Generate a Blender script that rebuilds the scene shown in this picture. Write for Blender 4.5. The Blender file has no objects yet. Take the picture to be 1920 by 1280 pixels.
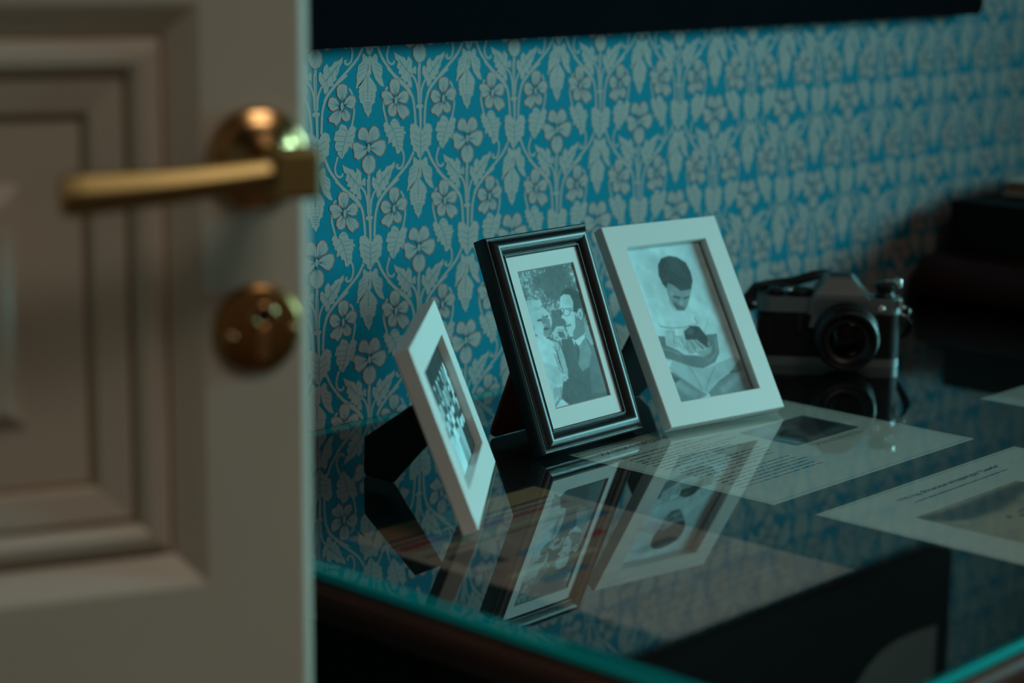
import bpy, bmesh, math, random
import numpy as np
from mathutils import Matrix, Vector

# ------------------------------------------------------------------ camera, world, lights, exposure
SC = bpy.context.scene
COL = SC.collection
ZT = 0.76                                   # height of the upper face of the table glass
RIGHT = Vector((0.68283137, -0.73049016, 0.01119994))
UP = Vector((0.13969218, 0.14559509, 0.97943257))
FWD = Vector((0.71709651, 0.66722275, -0.20146066))
cam_data = bpy.data.cameras.new('camera')
cam_data.sensor_width = 36.0
cam_data.lens = 36.0 * 3913.58 / 1920.0
cam_data.clip_start = 0.02
cam_data.dof.use_dof = True
cam_data.dof.focus_distance = 1.735
cam_data.dof.aperture_fstop = 3.35
cam = bpy.data.objects.new('camera', cam_data)
cam.matrix_world = Matrix(((RIGHT.x, UP.x, -FWD.x, -1.37794),
                           (RIGHT.y, UP.y, -FWD.y, -1.31995),
                           (RIGHT.z, UP.z, -FWD.z, 0.43964 + ZT),
                           (0, 0, 0, 1)))
COL.objects.link(cam)
SC.camera = cam

world = bpy.data.worlds.new('world')
SC.world = world
world.use_nodes = True
world.node_tree.nodes['Background'].inputs[0].default_value = (0.50, 0.80, 0.85, 1)
world.node_tree.nodes['Background'].inputs[1].default_value = 0.1


def area_light(name, loc, target, sx, sy, color, power, spread=180.0):
    L = bpy.data.lights.new(name, 'AREA')
    L.shape = 'RECTANGLE'
    L.size, L.size_y = sx, sy
    L.color = color
    L.energy = power
    L.spread = math.radians(spread)
    o = bpy.data.objects.new(name, L)
    o.location = loc
    o.rotation_euler = (Vector(target) - Vector(loc)).to_track_quat('-Z', 'Y').to_euler()
    COL.objects.link(o)
    return o


area_light('window_daylight', (2.52, -1.80, 1.62), (-0.20, -0.06, 0.98), 1.0, 1.1, (0.36, 0.97, 1.0), 4.9, 35.0)
area_light('warm_fill_above', (-0.55, -1.95, 2.68), (-0.55, -1.95, 0.0), 0.9, 0.9, (1.0, 0.86, 0.70), 8.6, 120.0)  # added warm fill from above for ambient light; no such lamp is seen

SC.view_settings.view_transform = 'Standard'
SC.view_settings.look = 'None'
SC.view_settings.gamma = 1.0
SC.view_settings.use_curve_mapping = False
SC.view_settings.exposure = 0.0
SC.cycles.max_bounces = 10
SC.cycles.transparent_max_bounces = 16
SC.cycles.use_denoising = True


# ------------------------------------------------------------------ materials
def mat(name, color, rough=0.6, metal=0.0, spec=0.5, noise=0.0, nscale=40.0, bump=0.0, coat=0.0, stretch=None):
    m = bpy.data.materials.new(name)
    m.use_nodes = True
    nt = m.node_tree
    b = nt.nodes['Principled BSDF']
    b.inputs['Base Color'].default_value = (*color, 1)
    b.inputs['Roughness'].default_value = rough
    b.inputs['Metallic'].default_value = metal
    b.inputs['Specular IOR Level'].default_value = spec
    b.inputs['Coat Weight'].default_value = coat
    if noise or bump:
        tc = nt.nodes.new('ShaderNodeTexCoord')
        mp = nt.nodes.new('ShaderNodeMapping')
        if stretch:
            mp.inputs['Scale'].default_value = stretch
        nz = nt.nodes.new('ShaderNodeTexNoise')
        nz.inputs['Scale'].default_value = nscale
        nz.inputs['Detail'].default_value = 5
        nt.links.new(tc.outputs['Object'], mp.inputs['Vector'])
        nt.links.new(mp.outputs['Vector'], nz.inputs['Vector'])
        if noise:
            mx = nt.nodes.new('ShaderNodeMix')
            mx.data_type = 'RGBA'
            mx.inputs['A'].default_value = (*[c * (1 - noise) for c in color], 1)
            mx.inputs['B'].default_value = (*[min(1, c * (1 + noise)) for c in color], 1)
            nt.links.new(nz.outputs['Fac'], mx.inputs['Factor'])
            nt.links.new(mx.outputs['Result'], b.inputs['Base Color'])
        if bump:
            bp = nt.nodes.new('ShaderNodeBump')
            bp.inputs['Strength'].default_value = bump
            bp.inputs['Distance'].default_value = 0.002
            nt.links.new(nz.outputs['Fac'], bp.inputs['Height'])
            nt.links.new(bp.outputs['Normal'], b.inputs['Normal'])
    return m


def sheet_glass(name, tint, reflect=True, both=False, body=None):
    m = bpy.data.materials.new(name)
    m.use_nodes = True
    nt = m.node_tree
    nt.nodes.clear()
    out = nt.nodes.new('ShaderNodeOutputMaterial')
    tr = nt.nodes.new('ShaderNodeBsdfTransparent')
    tr.inputs['Color'].default_value = (*tint, 1)
    if reflect:
        gl = nt.nodes.new('ShaderNodeBsdfGlossy')
        gl.inputs['Roughness'].default_value = 0.0
        lw = nt.nodes.new('ShaderNodeLayerWeight')       # Schlick reflectance of glass, the same from both sides
        lw.inputs['Blend'].default_value = 0.5
        pw = nt.nodes.new('ShaderNodeMath')
        pw.operation = 'POWER'
        pw.inputs[1].default_value = 5.0
        nt.links.new(lw.outputs['Facing'], pw.inputs[0])
        fr = nt.nodes.new('ShaderNodeMath')
        fr.operation = 'MULTIPLY_ADD'
        fr.inputs[1].default_value = 0.957
        fr.inputs[2].default_value = 0.043
        nt.links.new(pw.outputs[0], fr.inputs[0])
        if both:                                             # a plate reflects at both its faces: 2r / (1 + r)
            r2 = nt.nodes.new('ShaderNodeMath')
            r2.operation = 'MULTIPLY'
            r2.inputs[1].default_value = 2.0
            r1 = nt.nodes.new('ShaderNodeMath')
            r1.operation = 'ADD'
            r1.inputs[1].default_value = 1.0
            rd = nt.nodes.new('ShaderNodeMath')
            rd.operation = 'DIVIDE'
            nt.links.new(fr.outputs[0], r2.inputs[0])
            nt.links.new(fr.outputs[0], r1.inputs[0])
            nt.links.new(r2.outputs[0], rd.inputs[0])
            nt.links.new(r1.outputs[0], rd.inputs[1])
            fr = rd
        mx = nt.nodes.new('ShaderNodeMixShader')
        nt.links.new(fr.outputs[0], mx.inputs[0])
        if body is not None:                                 # teal diffuse standing in for light carried inside the plate
            df = nt.nodes.new('ShaderNodeBsdfDiffuse')
            df.inputs['Color'].default_value = (*body[0], 1)
            mb_ = nt.nodes.new('ShaderNodeMixShader')
            mb_.inputs[0].default_value = body[1]
            nt.links.new(tr.outputs[0], mb_.inputs[1])
            nt.links.new(df.outputs[0], mb_.inputs[2])
            tr = mb_
        nt.links.new(tr.outputs[0], mx.inputs[1])
        nt.links.new(gl.outputs[0], mx.inputs[2])
        nt.links.new(mx.outputs[0], out.inputs['Surface'])
    else:
        nt.links.new(tr.outputs[0], out.inputs['Surface'])
    return m


def printed(name, rough=0.5, spec=0.4):
    m = mat(name, (1, 1, 1), rough, spec=spec)
    nt = m.node_tree
    a = nt.nodes.new('ShaderNodeAttribute')
    a.attribute_name = 'ink'
    nt.links.new(a.outputs['Color'], nt.nodes['Principled BSDF'].inputs['Base Color'])
    return m


M = {}
M['wall'] = mat('wallpaper_teal', (0.001, 0.215, 0.31), 0.8, spec=0.1, noise=0.08, nscale=300)
M['motif'] = mat('wallpaper_grey_ink', (0.41, 0.355, 0.335), 0.75, spec=0.25, noise=0.06, nscale=120)
M['outline'] = mat('wallpaper_rust_ink', (0.42, 0.13, 0.11), 0.75, spec=0.25)
M['vein'] = mat('wallpaper_vein_ink', (0.06, 0.22, 0.27), 0.75, spec=0.25)
M['plaster'] = mat('brown_panel_paint', (0.10, 0.085, 0.07), 0.9, noise=0.1, nscale=8, bump=0.1)
M['cream_wall'] = mat('cream_wall_paint', (0.45, 0.39, 0.32), 0.9, noise=0.05, nscale=6)
M['ceiling'] = mat('pale_ceiling', (0.35, 0.32, 0.28), 0.9, noise=0.04)
M['floor'] = mat('dark_oak', (0.05, 0.028, 0.018), 0.5, noise=0.4, nscale=12, stretch=(1, 8, 1))
M['door'] = mat('cream_door_paint', (0.63, 0.58, 0.50), 0.45, noise=0.05, nscale=9, bump=0.04)
M['groove'] = mat('groove_brown', (0.29, 0.17, 0.09), 0.6, noise=0.2, nscale=25)
M['brass'] = mat('lacquered_brass', (0.66, 0.385, 0.17), 0.22, 1.0, noise=0.12, nscale=60, coat=0.4)
M['brass_satin'] = mat('hand_worn_brass', (0.52, 0.38, 0.16), 0.40, 1.0, noise=0.12, nscale=60)
M['brass_dark'] = mat('aged_brass', (0.42, 0.23, 0.085), 0.30, 1.0, noise=0.25, nscale=50)
M['hole'] = mat('keyhole_dark', (0.004, 0.003, 0.003), 0.9)
M['wood'] = mat('dark_mahogany', (0.008, 0.006, 0.006), 0.5, spec=0.15, noise=0.5, nscale=14, stretch=(1, 9, 9), bump=0.05)
M['wood_red'] = mat('red_mahogany_edge', (0.10, 0.032, 0.020), 0.5, spec=0.25, noise=0.5, nscale=10, stretch=(9, 1, 9), bump=0.05)
M['glass_top'] = sheet_glass('clear_table_glass', (0.90, 0.97, 0.97), both=True)
M['glass_under'] = sheet_glass('clear_glass_underside', (1, 1, 1), False)
M['glass_glow'] = sheet_glass('green_glass_glow', (0.30, 0.85, 0.85), body=((0.001, 0.42, 0.43), 0.50))
M['glass_edge'] = mat('green_glass_edge', (0.002, 0.55, 0.56), 0.15, spec=0.5)
M['pane'] = sheet_glass('picture_glass', (0.97, 1, 1))
M['white'] = mat('white_lacquer', (0.80, 0.80, 0.78), 0.38, noise=0.02, nscale=60)
M['black_frame'] = mat('black_lacquer', (0.006, 0.006, 0.008), 0.37, spec=0.5, noise=0.3, nscale=90)
M['mount'] = mat('white_mount_card', (0.72, 0.75, 0.74), 0.8)
M['mount_bevel'] = mat('mount_bevel_core', (0.42, 0.40, 0.40), 0.8)
M['black_card'] = mat('black_backing_card', (0.006, 0.006, 0.007), 0.7, spec=0.3)
M['red_card'] = mat('dark_red_backing_card', (0.14, 0.022, 0.016), 0.6, spec=0.3)
M['photo'] = printed('photograph_print', 0.6, 0.12)
M['print'] = printed('ink_print', 0.6)
M['paper'] = mat('cream_paper', (0.74, 0.70, 0.62), 0.8, noise=0.03, nscale=40)
M['ink'] = mat('black_ink', (0.05, 0.05, 0.05), 0.7)
M['ink_grey'] = mat('grey_ink', (0.24, 0.23, 0.22), 0.7)
M['chrome'] = mat('satin_chrome', (0.20, 0.225, 0.235), 0.46, 0.6)
M['bright'] = mat('polished_chrome', (0.86, 0.86, 0.86), 0.13, 1.0)
M['leather'] = mat('black_leatherette', (0.006, 0.006, 0.006), 0.55, spec=0.3, bump=0.3, nscale=900)
M['plastic'] = mat('black_plastic', (0.007, 0.007, 0.008), 0.4)
M['lens'] = mat('lens_glass', (0.001, 0.001, 0.002), 0.05, spec=0.25)
M['strap'] = mat('black_strap', (0.006, 0.006, 0.006), 0.6)
M['canvas'] = mat('navy_picture', (0.0012, 0.0022, 0.0045), 0.9, spec=0.03, noise=0.3, nscale=30)
M['figure'] = mat('picture_pale_paint', (0.24, 0.115, 0.09), 0.8)
M['book_black'] = mat('black_cloth', (0.005, 0.005, 0.006), 0.75, spec=0.2)
M['book_red'] = mat('oxblood_leather', (0.035, 0.005, 0.005), 0.5, spec=0.3, noise=0.4, nscale=20)
M['book_cream'] = mat('cream_board', (0.62, 0.58, 0.50), 0.7)
M['pages'] = mat('page_edges', (0.32, 0.20, 0.12), 0.9, noise=0.25, nscale=8, stretch=(1, 1, 90))


# ------------------------------------------------------------------ mesh helpers
class MB:
    """Collects vertices, faces and material slots; build() links them as ONE object."""

    def __init__(self):
        self.v, self.f, self.m, self.s = [], [], [], []

    def add(self, verts, faces, mi=0, T=None, smooth=False):
        o = len(self.v)
        for p in verts:
            p = Vector(p)
            self.v.append(tuple(T @ p) if T is not None else tuple(p))
        for f in faces:
            self.f.append(tuple(o + i for i in f))
            self.m.append(mi)
            self.s.append(smooth)
        return self

    def box(self, lo, hi, mi=0, T=None, bevel=0.0, seg=2):
        bm = bmesh.new()
        bmesh.ops.create_cube(bm, size=1.0)
        for v in bm.verts:
            v.co = Vector([lo[i] + (v.co[i] + 0.5) * (hi[i] - lo[i]) for i in range(3)])
        if bevel:
            bmesh.ops.bevel(bm, geom=bm.edges[:], offset=bevel, segments=seg, profile=0.5, affect='EDGES')
        bm.verts.index_update()
        self.add([v.co.copy() for v in bm.verts], [[v.index for v in f.verts] for f in bm.faces], mi, T)
        bm.free()
        return self

    def prism(self, poly, z0, z1, mi=0, T=None, mi_side=None):
        n = len(poly)
        self.add([(x, y, z0) for x, y in poly] + [(x, y, z1) for x, y in poly],
                 [tuple(range(n))[::-1], tuple(range(n, 2 * n))], mi, T)
        k = len(self.v) - 2 * n
        for i in range(n):
            j = (i + 1) % n
            self.f.append((k + i, k + j, k + n + j, k + n + i))
            self.m.append(mi if mi_side is None else mi_side)
            self.s.append(False)
        return self

    def lathe(self, prof, n=40, mi=0, T=None, smooth=True, caps=True):
        """prof: (radius, z) pairs turned about local z."""
        vs, fs = [], []
        for r, z in prof:
            for i in range(n):
                a = 2 * math.pi * i / n
                vs.append((r * math.cos(a), r * math.sin(a), z))
        for k in range(len(prof) - 1):
            for i in range(n):
                j = (i + 1) % n
                fs.append((k * n + i, k * n + j, (k + 1) * n + j, (k + 1) * n + i))
        self.add(vs, fs, mi, T, smooth)
        o = len(self.v) - len(vs)
        if not caps:
            return self
        self.f.append(tuple(o + i for i in range(n))[::-1])
        self.f.append(tuple(o + (len(prof) - 1) * n + i for i in range(n)))
        self.m += [mi, mi]
        self.s += [False, False]
        return self

    def tube(self, path, r, n=10, mi=0, T=None, flat=None):
        """Tube along path; flat=(w, t) makes it a strap section."""
        P = [Vector(p) for p in path]
        vs, fs = [], []
        for i, p in enumerate(P):
            d = (P[min(i + 1, len(P) - 1)] - P[max(i - 1, 0)]).normalized()
            a = d.cross(Vector((0, 0, 1)))
            if a.length < 1e-4:
                a = d.cross(Vector((1, 0, 0)))
            a.normalize()
            b = a.cross(d).normalized()
            for k in range(n):
                t = 2 * math.pi * k / n
                ra, rb = (r, r) if flat is None else (flat[0] / 2, flat[1] / 2)
                vs.append(p + a * math.cos(t) * ra + b * math.sin(t) * rb)
        for i in range(len(P) - 1):
            for k in range(n):
                j = (k + 1) % n
                fs.append((i * n + k, i * n + j, (i + 1) * n + j, (i + 1) * n + k))
        fs.append(tuple(range(n))[::-1])
        fs.append(tuple((len(P) - 1) * n + k for k in range(n)))
        return self.add(vs, fs, mi, T, True)

    def build(self, name, mats, parent=None, autosmooth=False):
        me = bpy.data.meshes.new(name)
        me.from_pydata(self.v, [], self.f)
        if not isinstance(mats, (list, tuple)):
            mats = [mats]
        for m in mats:
            me.materials.append(m)
        me.polygons.foreach_set('material_index', self.m)
        me.polygons.foreach_set('use_smooth', self.s)
        me.update()
        bm = bmesh.new()
        bm.from_mesh(me)
        bmesh.ops.recalc_face_normals(bm, faces=bm.faces[:])
        bm.to_mesh(me)
        bm.free()
        o = bpy.data.objects.new(name, me)
        COL.objects.link(o)
        if parent is not None:
            o.parent = parent
        return o


def thing(name, label, cat, matrix=None, loc=(0, 0, 0), group=None):
    o = bpy.data.objects.new(name, None)
    o.empty_display_size = 0.05
    COL.objects.link(o)
    o.matrix_world = matrix if matrix is not None else Matrix.Translation(loc)
    return tag(o, label, cat, group)


def tag(o, label, cat=None, group=None):
    o['label'] = label
    if cat:
        o['category'] = cat
    if group:
        o['group'] = group
    return o


def struct(o):
    o['kind'] = 'structure'
    return o


def frame_matrix(o, ex, ey, ez):
    return Matrix(((ex[0], ey[0], ez[0], o[0]), (ex[1], ey[1], ez[1], o[1]),
                   (ex[2], ey[2], ez[2], o[2]), (0, 0, 0, 1)))


def text_mesh(body, size, bold=0.0):
    cu = bpy.data.curves.new('lettering', 'FONT')
    cu.body = body
    cu.size = size
    cu.offset = bold
    cu.resolution_u = 2
    to = bpy.data.objects.new('lettering', cu)
    COL.objects.link(to)
    bpy.context.view_layer.update()
    me = bpy.data.meshes.new_from_object(to.evaluated_get(bpy.context.evaluated_depsgraph_get()))
    vs = [tuple(v.co) for v in me.vertices]
    fs = [tuple(p.vertices) for p in me.polygons]
    bpy.data.objects.remove(to)
    bpy.data.curves.remove(cu)
    bpy.data.meshes.remove(me)
    return vs, fs


# ------------------------------------------------------------------ printed pictures: drawn into the vertices of a flat grid
def blur(a, r):
    r = int(round(r))
    if r < 1:
        return a
    k = np.arange(-2 * r, 2 * r + 1)
    w = np.exp(-0.5 * (k / r) ** 2)
    w /= w.sum()
    for ax in (0, 1):
        p = np.pad(a, [(2 * r, 2 * r) if i == ax else (0, 0) for i in range(a.ndim)], mode='edge')
        a = sum(wi * (p[i:i + a.shape[0]] if ax == 0 else p[:, i:i + a.shape[1]]) for i, wi in enumerate(w))
    return a


def poly_mask(pts, W, H):
    xs = (np.arange(W) + 0.5) / W
    ys = (np.arange(H) + 0.5) / H
    inside = np.zeros((H, W), bool)
    n = len(pts)
    for i in range(n):
        x0, y0 = pts[i]
        x1, y1 = pts[(i + 1) % n]
        if y0 == y1:
            continue
        rows = np.where((ys >= min(y0, y1)) & (ys < max(y0, y1)))[0]
        if len(rows):
            xi = x0 + (ys[rows] - y0) * (x1 - x0) / (y1 - y0)
            inside[rows] ^= xs[None, :] < xi[:, None]
    return inside.astype(float)


def value_noise(W, H, cell, rng):
    gw, gh = max(2, int(W / cell) + 2), max(2, int(H / cell) + 2)
    g = rng.random((gh, gw))
    y = np.linspace(0, gh - 1.001, H)
    x = np.linspace(0, gw - 1.001, W)
    yi, xi = y.astype(int), x.astype(int)
    fy, fx = (y - yi)[:, None], (x - xi)[None, :]
    fy, fx = fy * fy * (3 - 2 * fy), fx * fx * (3 - 2 * fx)
    a = g[yi][:, xi] * (1 - fx) + g[yi][:, xi + 1] * fx
    b = g[yi + 1][:, xi] * (1 - fx) + g[yi + 1][:, xi + 1] * fx
    return a * (1 - fy) + b * fy


def draw(ops, img, bscale):
    """img: float array H x W (x 3); ops: (uv polygon, value, blur)."""
    H, W = img.shape[:2]
    for pts, val, bl in ops:
        k = blur(poly_mask(pts, W, H), bl * bscale)
        if img.ndim == 3:
            k = k[..., None]
            val = np.array(val, float)
        img[:] = img * (1 - k) + val * k
    return img


def print_sheet(name, img, w, h, parent, origin, material, ss=3):
    """A flat w x h print in the parent's xy plane, its ink carried by the grid's vertices."""
    if img.ndim == 2:                                        # cool black-and-white print
        img = img[..., None] * np.array([0.78, 1.06, 1.12])
    H, W = img.shape[0] // ss, img.shape[1] // ss
    img = img[:H * ss, :W * ss].reshape(H, ss, W, ss, 3).mean((1, 3))
    X, Y = np.meshgrid(np.linspace(0, w, W), np.linspace(0, h, H))
    co = np.stack([X + origin[0], Y + origin[1], np.full_like(X, origin[2])], -1).reshape(-1, 3)
    idx = np.arange(W * H).reshape(H, W)
    q = np.stack([idx[:-1, :-1], idx[:-1, 1:], idx[1:, 1:], idx[1:, :-1]], -1).reshape(-1, 4)
    me = bpy.data.meshes.new(name)
    me.vertices.add(len(co))
    me.vertices.foreach_set('co', co.ravel())
    me.loops.add(q.size)
    me.loops.foreach_set('vertex_index', q.ravel().astype(np.int32))
    me.polygons.add(len(q))
    me.polygons.foreach_set('loop_start', np.arange(0, q.size, 4, dtype=np.int32))
    me.update(calc_edges=True)
    at = me.color_attributes.new('ink', 'FLOAT_COLOR', 'POINT')
    rgba = np.concatenate([img.reshape(-1, 3), np.ones((W * H, 1))], 1)
    at.data.foreach_set('color', rgba.ravel().astype(np.float32))
    me.materials.append(material)
    o = bpy.data.objects.new(name, me)
    COL.objects.link(o)
    o.parent = parent
    return o


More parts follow.
